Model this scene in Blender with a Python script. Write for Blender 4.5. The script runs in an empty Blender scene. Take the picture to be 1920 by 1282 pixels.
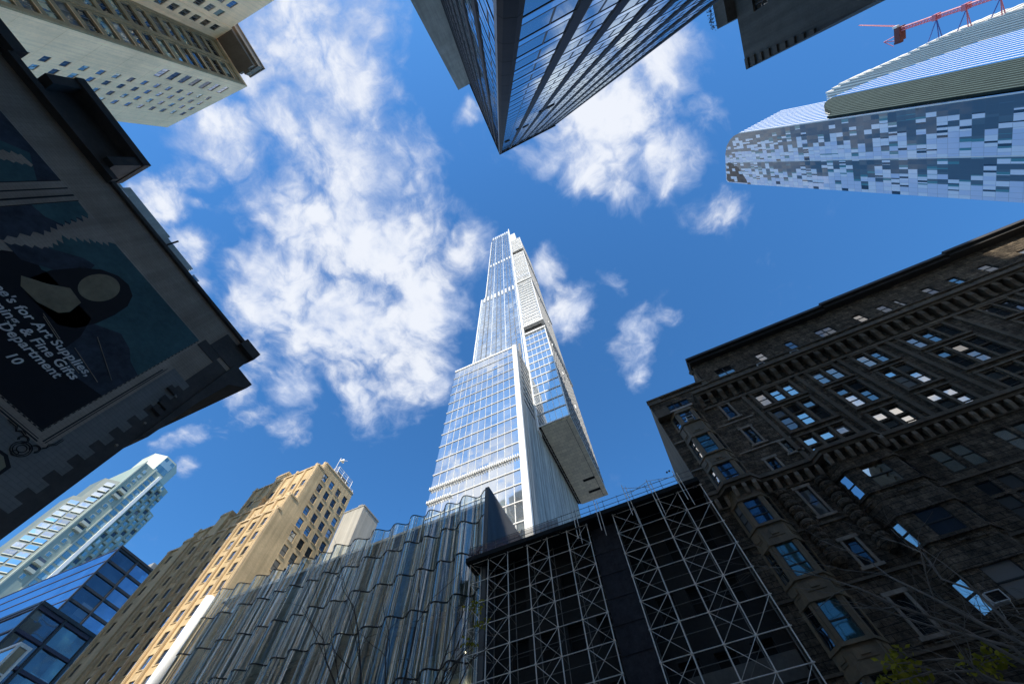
import bpy, math, random
from mathutils import Vector, Matrix, noise as mnoise
rng = random.Random(57)
S = bpy.context.scene
COL = S.collection
PI = math.pi

# ------------------------------------------------------------------ camera calibration
R = ((0.9065582965826746, 0.42110156217862954, -0.028732024429841612),
     (-0.3959227628917811, 0.8248116374849379, -0.4036470345407654),
     (-0.14627788869565264, 0.37730523054966136, 0.9144635270357201))
FPX = 739.534

def ray(px, py):
    v = (px - 960, py - 641, FPX)
    d = [sum(R[i][j] * v[i] for i in range(3)) for j in range(3)]
    return Vector(d).normalized()

cam_d = bpy.data.cameras.new('camera')
cam = bpy.data.objects.new('camera', cam_d)
COL.objects.link(cam)
M = Matrix(((R[0][0], -R[1][0], -R[2][0], 0), (R[0][1], -R[1][1], -R[2][1], 0), (R[0][2], -R[1][2], -R[2][2], 0), (0, 0, 0, 1)))
M.translation = Vector((0, 0, 1.6))
cam.matrix_world = M
cam_d.sensor_width = 36.0
cam_d.lens = FPX * 36 / 1920
cam_d.clip_start = 0.05
cam_d.clip_end = 5000
S.camera = cam

# ------------------------------------------------------------------ node helper
class NT:
    def __init__(self, nt):
        self.nt = nt
    def n(self, typ, ins=None, **kw):
        nd = self.nt.nodes.new(typ)
        for k, v in kw.items():
            setattr(nd, k, v)
        for k, v in (ins or {}).items():
            sock = nd.inputs[k]
            if isinstance(v, bpy.types.NodeSocket):
                self.nt.links.new(v, sock)
            else:
                sock.default_value = v
        return nd
    def m(self, op, a, b=None, c=None, clamp=False):
        ins = {0: a}
        if b is not None: ins[1] = b
        if c is not None: ins[2] = c
        nd = self.n('ShaderNodeMath', ins, operation=op, use_clamp=clamp)
        return nd.outputs[0]
    def v(self, op, a, b=None, s=None):
        ins = {0: a}
        if b is not None: ins[1] = b
        nd = self.n('ShaderNodeVectorMath', ins, operation=op)
        if s is not None:
            if isinstance(s, bpy.types.NodeSocket): self.nt.links.new(s, nd.inputs['Scale'])
            else: nd.inputs['Scale'].default_value = s
        return nd.outputs['Value' if op in ('LENGTH', 'DOT_PRODUCT', 'DISTANCE') else 'Vector']
    def mixc(self, f, a, b, bt='MIX'):
        nd = self.n('ShaderNodeMix', data_type='RGBA', blend_type=bt)
        for i, x in ((0, f), (6, a), (7, b)):
            if isinstance(x, bpy.types.NodeSocket): self.nt.links.new(x, nd.inputs[i])
            else: nd.inputs[i].default_value = x
        return nd.outputs[2]
    def mr(self, v, a, b, c=0.0, d=1.0, smooth=False):
        nd = self.n('ShaderNodeMapRange', {0: v, 1: a, 2: b, 3: c, 4: d}, interpolation_type='SMOOTHSTEP' if smooth else 'LINEAR')
        return nd.outputs[0]
    def noise(self, vec, scale, detail=5, rough=.55, dist=0.0):
        return self.n('ShaderNodeTexNoise', {'Vector': vec, 'Scale': scale, 'Detail': detail, 'Roughness': rough, 'Distortion': dist})
    def ramp(self, f, stops, interp='CONSTANT'):
        nd = self.n('ShaderNodeValToRGB', {0: f})
        cr = nd.color_ramp
        cr.interpolation = interp
        while len(cr.elements) > 1: cr.elements.remove(cr.elements[-1])
        cr.elements[0].position = stops[0][0]; cr.elements[0].color = rgba(stops[0][1])
        for p, c in stops[1:]:
            e = cr.elements.new(p); e.color = rgba(c)
        return nd.outputs[0]

def rgba(c):
    if isinstance(c, (int, float)): c = (c, c, c)
    return (c[0], c[1], c[2], 1.0)

def newmat(name):
    m = bpy.data.materials.new(name)
    m.use_nodes = True
    m.node_tree.nodes.clear()
    t = NT(m.node_tree)
    out = t.n('ShaderNodeOutputMaterial')
    pos = t.n('ShaderNodeNewGeometry').outputs['Position']
    return m, t, out, pos

def mat(name, col, rough=.8, var=.18, vscale=.35, fine=3.0, bump=0.0, bscale=8.0, metal=0.0, spec=.4, streak=0.0):
    """plain weathered surface: broad and fine mottling, optional vertical run-off streaks, optional grain bump"""
    m, t, out, pos = newmat(name)
    n1 = t.noise(pos, vscale, 5, .6).outputs[0]
    n2 = t.noise(pos, fine, 4, .6).outputs[0]
    k = t.m('ADD', t.mr(n1, .3, .7, 1 - var, 1 + var), t.mr(n2, .3, .7, -var * .5, var * .5))
    if streak:
        sv = t.v('MULTIPLY', pos, (1.4, 1.4, .05))
        k = t.m('MULTIPLY', k, t.mr(t.noise(sv, 1.0, 4, .6).outputs[0], .35, .65, 1 - streak, 1 + streak * .4))
    c = t.v('SCALE', tuple(col[:3]), s=k)
    b = t.n('ShaderNodeBsdfPrincipled', {'Base Color': c, 'Roughness': rough, 'Metallic': metal, 'Specular IOR Level': spec})
    if bump:
        bn = t.n('ShaderNodeBump', {'Strength': bump, 'Distance': .05, 'Height': t.noise(pos, bscale, 6, .65).outputs[0]})
        t.nt.links.new(bn.outputs[0], b.inputs['Normal'])
    t.nt.links.new(b.outputs[0], out.inputs[0])
    return m

def uv_wall(t, pos):
    s = t.n('ShaderNodeSeparateXYZ', {0: pos})
    u = t.m('ADD', s.outputs[0], s.outputs[1])
    return t.n('ShaderNodeCombineXYZ', {0: u, 1: s.outputs[2], 2: 0.0}).outputs[0]

def mat_brick(name, c1, c2, mortar, bw=.24, bh=.075, ms=.01, var=.2, bump=.25, rough=.85, big=.25, noisebump=0.0, nscale=6.0, streak=.12):
    m, t, out, pos = newmat(name)
    uv = uv_wall(t, pos)
    br = t.n('ShaderNodeTexBrick', {'Vector': uv, 'Color1': rgba(c1), 'Color2': rgba(c2), 'Mortar': rgba(mortar), 'Scale': 1.0,
                                   'Mortar Size': ms, 'Mortar Smooth': .3, 'Bias': 0.0, 'Brick Width': bw, 'Row Height': bh})
    n1 = t.noise(pos, big, 5, .6).outputs[0]
    sv = t.v('MULTIPLY', pos, (1.1, 1.1, .06))
    n2 = t.noise(sv, 1.0, 4, .6).outputs[0]
    k = t.m('MULTIPLY', t.mr(n1, .3, .7, 1 - var, 1 + var), t.mr(n2, .35, .65, 1 - streak, 1 + streak * .5))
    c = t.v('SCALE', br.outputs[0], s=k)
    h = t.m('SUBTRACT', 1.0, br.outputs['Fac'])
    if noisebump:
        nz = t.noise(pos, nscale, 6, .65).outputs[0]
        h = t.m('ADD', h, t.m('MULTIPLY', nz, noisebump))
        c = t.v('SCALE', c, s=t.mr(nz, .35, .65, .55, 1.35))
    b = t.n('ShaderNodeBsdfPrincipled', {'Base Color': c, 'Roughness': rough, 'Specular IOR Level': .25})
    bn = t.n('ShaderNodeBump', {'Strength': bump, 'Distance': .04 if not noisebump else .09, 'Height': h})
    t.nt.links.new(bn.outputs[0], b.inputs['Normal'])
    t.nt.links.new(b.outputs[0], out.inputs[0])
    return m

def panel_noise(t, pos, pu, pv, off=0.0):
    """one random value and colour per facade panel of pu x pv metres"""
    s = t.n('ShaderNodeSeparateXYZ', {0: pos})
    u = t.m('FLOOR', t.m('DIVIDE', t.m('ADD', t.m('ADD', s.outputs[0], s.outputs[1]), off), pu))
    v = t.m('FLOOR', t.m('DIVIDE', s.outputs[2], pv))
    w = t.n('ShaderNodeTexWhiteNoise', {'Vector': t.n('ShaderNodeCombineXYZ', {0: u, 1: v, 2: 3.7}).outputs[0]}, noise_dimensions='3D')
    return w.outputs['Value'], w.outputs['Color'], s

def glass_mat(name, dark, refl, gloss=(1, 1, 1), panel=(1.5, 3.4), tilt=.02, wob=.03, wscale=.12, rough=.015, blind=(.35, .36, .36), blinds=.12, off=0.0, darkvar=.5, lean=0.0):
    """curtain wall glass: a mirror coat over a dim room, every pane set a little differently in its frame"""
    m, t, out, pos = newmat(name)
    if panel: val, colr, s = panel_noise(t, pos, panel[0], panel[1], off)
    else:
        val = t.n('ShaderNodeObjectInfo').outputs['Random']
        colr = t.n('ShaderNodeTexWhiteNoise', {'W': val}, noise_dimensions='1D').outputs['Color']
    nrm = t.n('ShaderNodeNewGeometry').outputs['Normal']
    d1 = t.v('SCALE', t.v('SUBTRACT', colr, (.5, .5, .5)), s=tilt)
    wv = t.noise(pos, wscale, 3, .5).outputs['Color']
    d2 = t.v('SCALE', t.v('SUBTRACT', wv, (.5, .5, .5)), s=wob)
    d2 = t.v('ADD', d2, (0.0, 0.0, lean))
    nn = t.v('NORMALIZE', t.v('ADD', nrm, t.v('ADD', d1, d2)))
    dk = t.v('SCALE', tuple(dark), s=t.mr(val, 0, 1, 1 - darkvar, 1 + darkvar))
    isbl = t.m('GREATER_THAN', val, 1 - blinds)
    base = t.mixc(isbl, dk, rgba(blind))
    dif = t.n('ShaderNodeBsdfDiffuse', {'Color': base})
    gl = t.n('ShaderNodeBsdfGlossy', {'Color': rgba(gloss), 'Roughness': rough, 'Normal': nn})
    fr = t.n('ShaderNodeFresnel', {'IOR': 1.5, 'Normal': nn}).outputs[0]
    fac = t.m('ADD', t.m('MULTIPLY', fr, 1 - refl), refl, clamp=True)
    mx = t.n('ShaderNodeMixShader', {0: fac, 1: dif.outputs[0], 2: gl.outputs[0]})
    t.nt.links.new(mx.outputs[0], out.inputs[0])
    return m

# ------------------------------------------------------------------ mesh builder
class MB:
    def __init__(self):
        self.v = []; self.f = []; self.mi = []
    def quad(self, a, b, c, d, m=0):
        i = len(self.v); self.v += [a, b, c, d]; self.f.append((i, i + 1, i + 2, i + 3)); self.mi.append(m)
    def poly(self, pts, m=0):
        i = len(self.v); self.v += list(pts); self.f.append(tuple(range(i, i + len(pts)))); self.mi.append(m)
    def box(self, x0, x1, y0, y1, z0, z1, m=0):
        i = len(self.v)
        self.v += [(x0, y0, z0), (x1, y0, z0), (x1, y1, z0), (x0, y1, z0), (x0, y0, z1), (x1, y0, z1), (x1, y1, z1), (x0, y1, z1)]
        for q in ((0, 3, 2, 1), (4, 5, 6, 7), (0, 1, 5, 4), (1, 2, 6, 5), (2, 3, 7, 6), (3, 0, 4, 7)):
            self.f.append(tuple(i + k for k in q)); self.mi.append(m)
        return self
    def prism(self, pts, z0, z1, m=0, caps=True):
        """plan polygon (counter-clockwise) raised from z0 to z1"""
        n = len(pts); i = len(self.v)
        self.v += [(x, y, z0) for x, y in pts] + [(x, y, z1) for x, y in pts]
        for k in range(n):
            j = (k + 1) % n
            self.f.append((i + k, i + j, i + n + j, i + n + k)); self.mi.append(m)
        if caps:
            self.f.append(tuple(i + n + k for k in range(n))); self.mi.append(m)
            self.f.append(tuple(i + k for k in reversed(range(n)))); self.mi.append(m)
        return self
    def profile(self, pts, axis, a0, a1, m=0):
        """closed outline in a vertical plane swept along x or y: axis 'x' -> pts are (y,z); axis 'y' -> pts are (x,z)"""
        n = len(pts); i = len(self.v)
        mk = (lambda a, p: (a, p[0], p[1])) if axis == 'x' else (lambda a, p: (p[0], a, p[1]))
        self.v += [mk(a0, p) for p in pts] + [mk(a1, p) for p in pts]
        for k in range(n):
            j = (k + 1) % n
            self.f.append((i + k, i + j, i + n + j, i + n + k)); self.mi.append(m)
        self.f.append(tuple(i + n + k for k in range(n))); self.mi.append(m)
        self.f.append(tuple(i + k for k in reversed(range(n)))); self.mi.append(m)
        return self
    def tube(self, pts, r, n=6, m=0, caps=True):
        """round bar along a list of points; r may be a list"""
        pts = [Vector(p) for p in pts]
        rs = r if isinstance(r, (list, tuple)) else [r] * len(pts)
        i0 = len(self.v)
        up = None
        for k, p in enumerate(pts):
            d = (pts[min(k + 1, len(pts) - 1)] - pts[max(k - 1, 0)])
            d = d.normalized() if d.length > 1e-9 else Vector((0, 0, 1))
            if up is None:
                up = d.orthogonal().normalized()
            else:
                up = (up - d * up.dot(d))
                up = up.normalized() if up.length > 1e-6 else d.orthogonal().normalized()
            b = d.cross(up)
            for q in range(n):
                a = 2 * PI * q / n
                self.v.append(tuple(p + (up * math.cos(a) + b * math.sin(a)) * rs[k]))
        for k in range(len(pts) - 1):
            for q in range(n):
                a = i0 + k * n + q; b_ = i0 + k * n + (q + 1) % n
                self.f.append((a, b_, b_ + n, a + n)); self.mi.append(m)
        if caps:
            self.f.append(tuple(i0 + q for q in reversed(range(n)))); self.mi.append(m)
            e = i0 + (len(pts) - 1) * n
            self.f.append(tuple(e + q for q in range(n))); self.mi.append(m)
        return self
    def bar(self, a, b, r, n=6, m=0):
        return self.tube([a, b], r, n, m)
    def build(self, name, mats, parent=None, smooth=False):
        o0 = Vector((0, 0, 0))
        p = parent
        while p is not None:
            o0 += p.location; p = p.parent
        me = bpy.data.meshes.new(name)
        me.from_pydata([(x - o0.x, y - o0.y, z - o0.z) for x, y, z in self.v], [], self.f)
        for mm in (mats if isinstance(mats, (list, tuple)) else [mats]):
            me.materials.append(mm)
        me.polygons.foreach_set('material_index', self.mi)
        if smooth:
            me.polygons.foreach_set('use_smooth', [True] * len(self.f))
        me.update()
        o = bpy.data.objects.new(name, me)
        COL.objects.link(o)
        if parent: o.parent = parent
        return o

def tag(o, label=None, cat=None, group=None, kind=None):
    if label: o['label'] = label
    if cat: o['category'] = cat
    if group: o['group'] = group
    if kind: o['kind'] = kind
    return o

def thing(name, label, cat, loc=(0, 0, 0), group=None):
    o = bpy.data.objects.new(name, None)
    o.empty_display_size = .5
    COL.objects.link(o)
    o.location = loc
    return tag(o, label, cat, group)

def copy_tree(o, parent=None):
    c = o.copy(); COL.objects.link(c)
    c.parent = parent
    for ch in list(o.children):
        copy_tree(ch, c)
    return c

TD = {'S': (lambda p: (lambda u, d, w: (u, p - d, w)), 0.0), 'E': (lambda p: (lambda u, d, w: (p + d, u, w)), PI / 2),
      'N': (lambda p: (lambda u, d, w: (u, p + d, w)), PI), 'W': (lambda p: (lambda u, d, w: (p - d, u, w)), -PI / 2)}

def facade(mb, side, p, u0, u1, w0, w1, ops=(), depth=.25, m=0, mr=None):
    """a wall plane with recessed openings (u0,u1,w0,w1) and their reveals"""
    T = TD[side][0](p)
    ops = [o for o in ops if o[0] > u0 + 1e-3 and o[1] < u1 - 1e-3 and o[2] > w0 + 1e-3 and o[3] < w1 - 1e-3]
    us = sorted(set([u0, u1] + [round(x, 4) for o in ops for x in o[:2]]))
    ws = sorted(set([w0, w1] + [round(x, 4) for o in ops for x in o[2:]]))
    for j in range(len(ws) - 1):
        wm = (ws[j] + ws[j + 1]) / 2
        row = [o for o in ops if o[2] < wm < o[3]]
        start = None
        for i in range(len(us) - 1):
            um = (us[i] + us[i + 1]) / 2
            hole = any(o[0] < um < o[1] for o in row)
            if not hole and start is None: start = us[i]
            if hole and start is not None:
                mb.quad(T(start, 0, ws[j]), T(us[i], 0, ws[j]), T(us[i], 0, ws[j + 1]), T(start, 0, ws[j + 1]), m); start = None
        if start is not None:
            mb.quad(T(start, 0, ws[j]), T(u1, 0, ws[j]), T(u1, 0, ws[j + 1]), T(start, 0, ws[j + 1]), m)
    mr = m if mr is None else mr
    for a, b, c, d in [o[:4] for o in ops]:
        for (p1, p2) in (((a, c), (b, c)), ((b, c), (b, d)), ((b, d), (a, d)), ((a, d), (a, c))):
            mb.quad(T(p1[0], 0, p1[1]), T(p2[0], 0, p2[1]), T(p2[0], -depth, p2[1]), T(p1[0], -depth, p1[1]), mr)

def slab(mb, x0, x1, y0, y1, z0, z1, ops=None, depth=.25, m=0, roof=True):
    ops = ops or {}
    facade(mb, 'S', y0, x0, x1, z0, z1, ops.get('S', ()), depth, m)
    facade(mb, 'N', y1, x0, x1, z0, z1, ops.get('N', ()), depth, m)
    facade(mb, 'E', x1, y0, y1, z0, z1, ops.get('E', ()), depth, m)
    facade(mb, 'W', x0, y0, y1, z0, z1, ops.get('W', ()), depth, m)
    if roof:
        mb.quad((x0, y0, z1), (x1, y0, z1), (x1, y1, z1), (x0, y1, z1), m)
        mb.quad((x0, y0, z0), (x0, y1, z0), (x1, y1, z0), (x1, y0, z0), m)

_wcache = {}
def add_window(parent, side, p, u, w, wid, hei, fmat, pmat, nx=1, rail=.5, fw=.06, recess=.18, sill=None, name='window'):
    """one window (sash frame) with its pane and sill below it, set into an opening whose bottom centre is (u, w)"""
    key = (side, round(wid, 3), round(hei, 3), fmat.name, pmat.name, nx, rail, fw, recess, sill.name if sill else None, name)
    T = TD[side][0](p)
    o0 = Vector((0, 0, 0)); q = parent
    while q is not None:
        o0 += q.location; q = q.parent
    loc = Vector(T(u, 0, w)) - o0
    if key in _wcache:
        c = copy_tree(_wcache[key], parent)
        c.location = loc
        return c
    h = wid / 2
    mb = MB(); r0, r1 = recess - .03, recess + .05
    mb.box(-h, -h + fw, r0, r1, 0, hei); mb.box(h - fw, h, r0, r1, 0, hei)
    mb.box(-h + fw, h - fw, r0, r1, 0, fw); mb.box(-h + fw, h - fw, r0, r1, hei - fw, hei)
    if rail: mb.box(-h + fw, h - fw, r0 + .005, r1, hei * rail - fw * .45, hei * rail + fw * .45)
    for k in range(1, nx):
        x = -h + wid * k / nx
        mb.box(x - fw * .6, x + fw * .6, r0 - .01, r1, fw, hei - fw)
    root = mb.build(name, fmat); root.parent = parent
    root.location = loc; root.rotation_euler = (0, 0, TD[side][1])
    pb = MB(); pb.quad((-h + .01, recess + .02, .01), (h - .01, recess + .02, .01), (h - .01, recess + .02, hei - .01), (-h + .01, recess + .02, hei - .01))
    pane = pb.build('pane', pmat); pane.parent = root
    if sill:
        sb = MB(); sb.box(-h - .08, h + .08, -.1, recess, -.12, -.003)
        so = sb.build('sill', sill); so.parent = root
    _wcache[key] = root
    return root
SKY_STR, SKY_TINT, CLOUD_V, EXPOSURE = .12, (.50, 1.10, 1.55), 6.9, 0.35
# ------------------------------------------------------------------ light and sky
SUN_AZ, SUN_EL = 170.0, 42.0
sd = bpy.data.lights.new('sun', 'SUN')
sd.energy = 4.8; sd.angle = math.radians(.53); sd.color = (1.0, .93, .82)
sun = bpy.data.objects.new('sun', sd); COL.objects.link(sun)
sv = Vector((math.sin(math.radians(SUN_AZ)) * math.cos(math.radians(SUN_EL)), math.cos(math.radians(SUN_AZ)) * math.cos(math.radians(SUN_EL)), math.sin(math.radians(SUN_EL))))
sun.rotation_euler = sv.to_track_quat('Z', 'Y').to_euler()
sun.location = (0, 0, 600)

W = bpy.data.worlds.new('World'); S.world = W; W.use_nodes = True
W.node_tree.nodes.clear()
t = NT(W.node_tree)
wout = t.n('ShaderNodeOutputWorld')
sky = t.n('ShaderNodeTexSky', sky_type='NISHITA', sun_disc=False, sun_elevation=math.radians(SUN_EL), sun_rotation=math.radians(SUN_AZ),
          altitude=0, air_density=1.0, dust_density=.35, ozone_density=2.2)
skyc = t.v('MULTIPLY', sky.outputs[0], SKY_TINT)
dirv = t.n('ShaderNodeTexCoord').outputs['Generated']
sp = t.n('ShaderNodeSeparateXYZ', {0: dirv})
zz = t.m('MAXIMUM', sp.outputs[2], .08)
P = t.n('ShaderNodeCombineXYZ', {0: t.m('DIVIDE', sp.outputs[0], zz), 1: t.m('DIVIDE', sp.outputs[1], zz), 2: 0.0}).outputs[0]
warp = t.v('SCALE', t.v('SUBTRACT', t.noise(P, 3.2, 4, .55).outputs['Color'], (.5, .5, .5)), s=.16)
PW = t.v('ADD', P, warp)

def sky_p(px, py):
    d = ray(px, py)
    return Vector((d.x / d.z, d.y / d.z))

# cloud banks, each an ellipse of sky (where its centre stands over the street, its half widths, turn, weight)
BANKS = [(480, 60, 50, 50, 0, .6), (530, 230, 80, 100, 0, .8), (560, 90, 125, 130, 0, 1.05), (700, 55, 85, 75, 30, .85), (650, 175, 120, 120, 0, 1.0), (500, 150, 70, 90, 0, .8), (420, 260, 110, 75, 30, .85),
         (370, 320, 60, 50, 0, .7), (650, 310, 165, 120, 20, 1.05), (760, 330, 90, 110, 0, .9), (590, 440, 165, 100, 20, 1.05), (515, 540, 110, 110, 0, 1.1),
         (720, 470, 140, 120, 0, 1.1), (660, 610, 170, 120, 0, 1.15), (800, 560, 100, 100, 0, 1.05), (885, 470, 55, 60, 0, .9), (770, 700, 85, 95, 20, 1.0),
         (690, 740, 80, 60, 0, .9), (545, 730, 60, 60, 30, .75), (545, 795, 50, 40, 40, .8), (480, 690, 55, 60, 0, .8), (450, 740, 40, 50, 0, .7),
         (1140, 215, 150, 110, -20, 1.15), (1235, 120, 95, 105, -30, 1.05), (1280, 60, 60, 70, 0, .85), (1110, 310, 125, 80, 10, 1.1), (1020, 300, 75, 45, -20, .95),
         (1235, 290, 95, 80, 0, 1.05), (1320, 200, 60, 60, 0, .55), (1345, 390, 65, 45, -10, .8), (1150, 370, 75, 40, 0, .9), (890, 200, 30, 50, 60, .7),
         (1060, 580, 70, 75, 30, 1.0), (1025, 500, 45, 45, 0, .85), (1185, 650, 50, 65, 20, .9), (1195, 710, 32, 40, 0, .85), (1250, 600, 26, 24, 0, .7), (1150, 520, 40, 30, 40, .5),
         (285, 410, 70, 95, 30, 1.0), (360, 490, 50, 70, 30, .95), (385, 545, 35, 45, 0, .85), (350, 822, 60, 28, -20, .8), (352, 880, 28, 24, 0, .7), (380, 385, 34, 16, 20, .6), (470, 790, 80, 26, -30, .6)]
dens = None
for (cx, cy, rx, ry, rot, wgt) in BANKS:
    c0 = sky_p(cx, cy)
    ca, sa = math.cos(math.radians(rot)), math.sin(math.radians(rot))
    a = sky_p(cx + rx * ca, cy + rx * sa) - c0
    b = sky_p(cx - ry * sa, cy + ry * ca) - c0
    # principal axes of the ellipse spanned by a and b
    sxx, sxy, syy = a.x * a.x + b.x * b.x, a.x * a.y + b.x * b.y, a.y * a.y + b.y * b.y
    th = .5 * math.atan2(2 * sxy, sxx - syy)
    mid, dif = (sxx + syy) / 2, math.hypot((sxx - syy) / 2, sxy)
    e1, e2 = math.sqrt(mid + dif), math.sqrt(max(mid - dif, 1e-6))
    mp = t.n('ShaderNodeMapping', {'Vector': PW, 'Location': (c0.x, c0.y, 0), 'Rotation': (0, 0, th), 'Scale': (e1, e2, 1)}, vector_type='TEXTURE')
    g = t.mr(t.v('LENGTH', mp.outputs[0]), .15, 1.55, wgt, 0.0, smooth=True)
    dens = g if dens is None else t.m('SMOOTH_MAX', dens, g, .12)
# unseen cloud added behind the camera, made denser to whiten fill light and reflections
far = t.mr(t.noise(P, 1.5, 3, .5).outputs[0], .36, .52, 0, 1.0, smooth=True)
behind = t.mr(t.v('DOT_PRODUCT', P, (.15, -1.0, 0)), .42, .75, 0, 1, smooth=True)
dens = t.m('MAXIMUM', dens, t.m('MULTIPLY', far, behind))
n1 = t.noise(PW, 6.5, 12, .62, .1).outputs[0]
n2 = t.noise(PW, 26.0, 8, .66, .3).outputs[0]
nn = t.m('ADD', t.m('MULTIPLY', t.m('SUBTRACT', n1, .5), 1.75), t.m('MULTIPLY', t.m('SUBTRACT', n2, .5), .62))
dsum = t.m('ADD', dens, nn)
alpha = t.m('MULTIPLY', t.mr(dsum, .26, 1.12, 0, 1, smooth=True), t.mr(dens, .02, .25, 0, 1))
alpha = t.m('MULTIPLY', alpha, .97)
thick = t.mr(t.m('ADD', dsum, t.m('MULTIPLY', t.m('SUBTRACT', t.noise(PW, 5.0, 7, .6).outputs[0], .5), 2.0)), .5, 1.3, 0, 1, smooth=True)
cloudc = t.mixc(thick, rgba((.42 * CLOUD_V, .53 * CLOUD_V, .78 * CLOUD_V)), rgba((.84 * CLOUD_V, .875 * CLOUD_V, .95 * CLOUD_V)))
allc = t.mixc(alpha, skyc, cloudc)
bg = t.n('ShaderNodeBackground', {'Color': allc, 'Strength': SKY_STR})
t.nt.links.new(bg.outputs[0], wout.inputs[0])

S.view_settings.view_transform = 'Standard'
S.view_settings.look = 'None'
S.view_settings.exposure = EXPOSURE
S.view_settings.gamma = 1.0
S.render.film_transparent = False
S.cycles.use_denoising = True
S.cycles.max_bounces = 10
S.cycles.diffuse_bounces = 4
S.cycles.glossy_bounces = 5
S.cycles.transmission_bounces = 6
S.cycles.transparent_max_bounces = 14
S.cycles.sample_clamp_indirect = 12
S.cycles.caustics_reflective = True
S.cycles.caustics_refractive = False
S.cycles.blur_glossy = .26

# ------------------------------------------------------------------ materials
LIME = (.50, .40, .29)
m_tan = mat_brick('tan_brick', (.68, .515, .295), (.60, .445, .245), (.60, .47, .30), .4, .13, .014, .18, .15, .85, .2, streak=.2)
m_tantrim = mat('tan_terracotta', (.70, .54, .33), .75, .15, .5, 4, .1, 20, streak=.2)
m_cream = mat('cream_limestone', (.95, .66, .40), .75, .12, .15, 2.0, .1, 6, streak=.12)
m_olive = mat_brick('shaded_olive_brick', (.34, .26, .15), (.27, .205, .11), (.26, .21, .13), .4, .14, .014, .2, .15, .85, .2)
m_rust = mat_brick('rock_faced_stone', (.205, .158, .108), (.10, .078, .054), (.045, .037, .028), .95, .42, .022, .5, 1.0, .9, 1.6, 3.0, 5.5, .3)
m_smooth = mat('dressed_stone', (.15, .118, .082), .85, .25, .8, 5, .35, 14, streak=.25)
m_trim = mat('pale_stone_trim', (.34, .285, .22), .8, .22, 1.2, 6, .25, 12, streak=.25)
m_oriel = mat('brown_sheet_metal', (.20, .15, .085), .55, .2, .9, 6, .1, 20, streak=.25)
m_eave = mat('dark_eave_metal', (.035, .033, .032), .6, .25, .7, 5)
m_sash = mat('dark_sash_paint', (.035, .034, .032), .5, .15)
m_sashw = mat('white_sash_paint', (.62, .62, .58), .5, .08)
m_sashg = mat('grey_sash_paint', (.16, .16, .155), .5, .12)
m_white = mat('white_metal_panel', (.84, .835, .80), .4, .05, .3, 3, spec=.5)
m_whitepnl = mat('white_cladding', (.72, .725, .70), .5, .07, .2, 2, streak=.08)
m_conc = mat('grey_concrete', (.36, .36, .345), .85, .14, .2, 3, .2, 10, streak=.28)
m_conclt = mat('light_render_wall', (.42, .42, .40), .85, .12, .3, 3, .1, 8, streak=.45)
m_slabside = mat('grey_green_panel_wall', (.44, .46, .42), .8, .14, .4, 4, streak=.2)
m_slate = mat('dark_grey_panel', (.075, .08, .085), .45, .15, .4, 4, spec=.5)
m_steel = mat('dark_steel', (.05, .052, .055), .4, .15, .8, 6, metal=.3)
m_galv = mat('galvanised_tube', (.88, .82, .72), .42, .14, 2.5, 14, metal=.0)
m_black = mat('plain_black', (.012, .013, .013), .95, .3, .8, 8)
m_greybox = mat('warm_grey_stucco', (.46, .44, .39), .85, .10, .2, 3, .1, 10, streak=.2)
m_dkstucco = mat('dark_stucco', (.105, .10, .09), .9, .2, .25, 4, .3, 10, streak=.25)
m_copper = mat('green_copper', (.10, .36, .27), .7, .2, .6, 5)
m_road = mat('asphalt', (.05, .05, .052), .9, .2, .3, 8, .3, 30)
m_pave = mat_brick('pavement_concrete', (.40, .385, .36), (.37, .36, .34), (.25, .24, .22), 1.5, 1.5, .02, .15, .1)
m_ground = mat('city_ground', (.14, .135, .13), .9, .2, .05, 1)
m_paint = mat('road_paint', (.75, .74, .70), .7, .12)
m_bark = mat('bark', (.075, .066, .058), .9, .3, 3, 20, .5, 40)
m_barkl = mat('pale_bark', (.23, .21, .18), .9, .3, 3, 20, .5, 40)
m_red = mat('red_crane_paint', (.66, .20, .24), .5, .12, .5, 5)
m_blue = mat('blue_steel_paint', (.08, .13, .42), .5, .12)
m_ac = mat('white_enamel', (.72, .71, .66), .45, .1)
m_soffit = mat_brick('soffit_panel', (.50, .47, .38), (.46, .43, .35), (.30, .28, .23), 1.9, 1.2, .025, .10, .05, .6)

def mat_soffit():
    m, t, out, pos = newmat('pale_soffit_panel')
    br = t.n('ShaderNodeTexBrick', {'Vector': pos, 'Color1': rgba((.86, .79, .62)), 'Color2': rgba((.72, .66, .52)), 'Mortar': rgba((.36, .33, .26)), 'Scale': 1.0,
                                   'Mortar Size': .025, 'Mortar Smooth': .1, 'Brick Width': 1.6, 'Row Height': 1.1})
    c = t.v('SCALE', br.outputs[0], s=t.mr(t.noise(pos, .5, 4, .6).outputs[0], .3, .7, .9, 1.1))
    b = t.n('ShaderNodeBsdfPrincipled', {'Base Color': c, 'Roughness': .45})
    t.nt.links.new(b.outputs[0], out.inputs[0])
    return m
m_soffit = mat_soffit()

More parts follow.
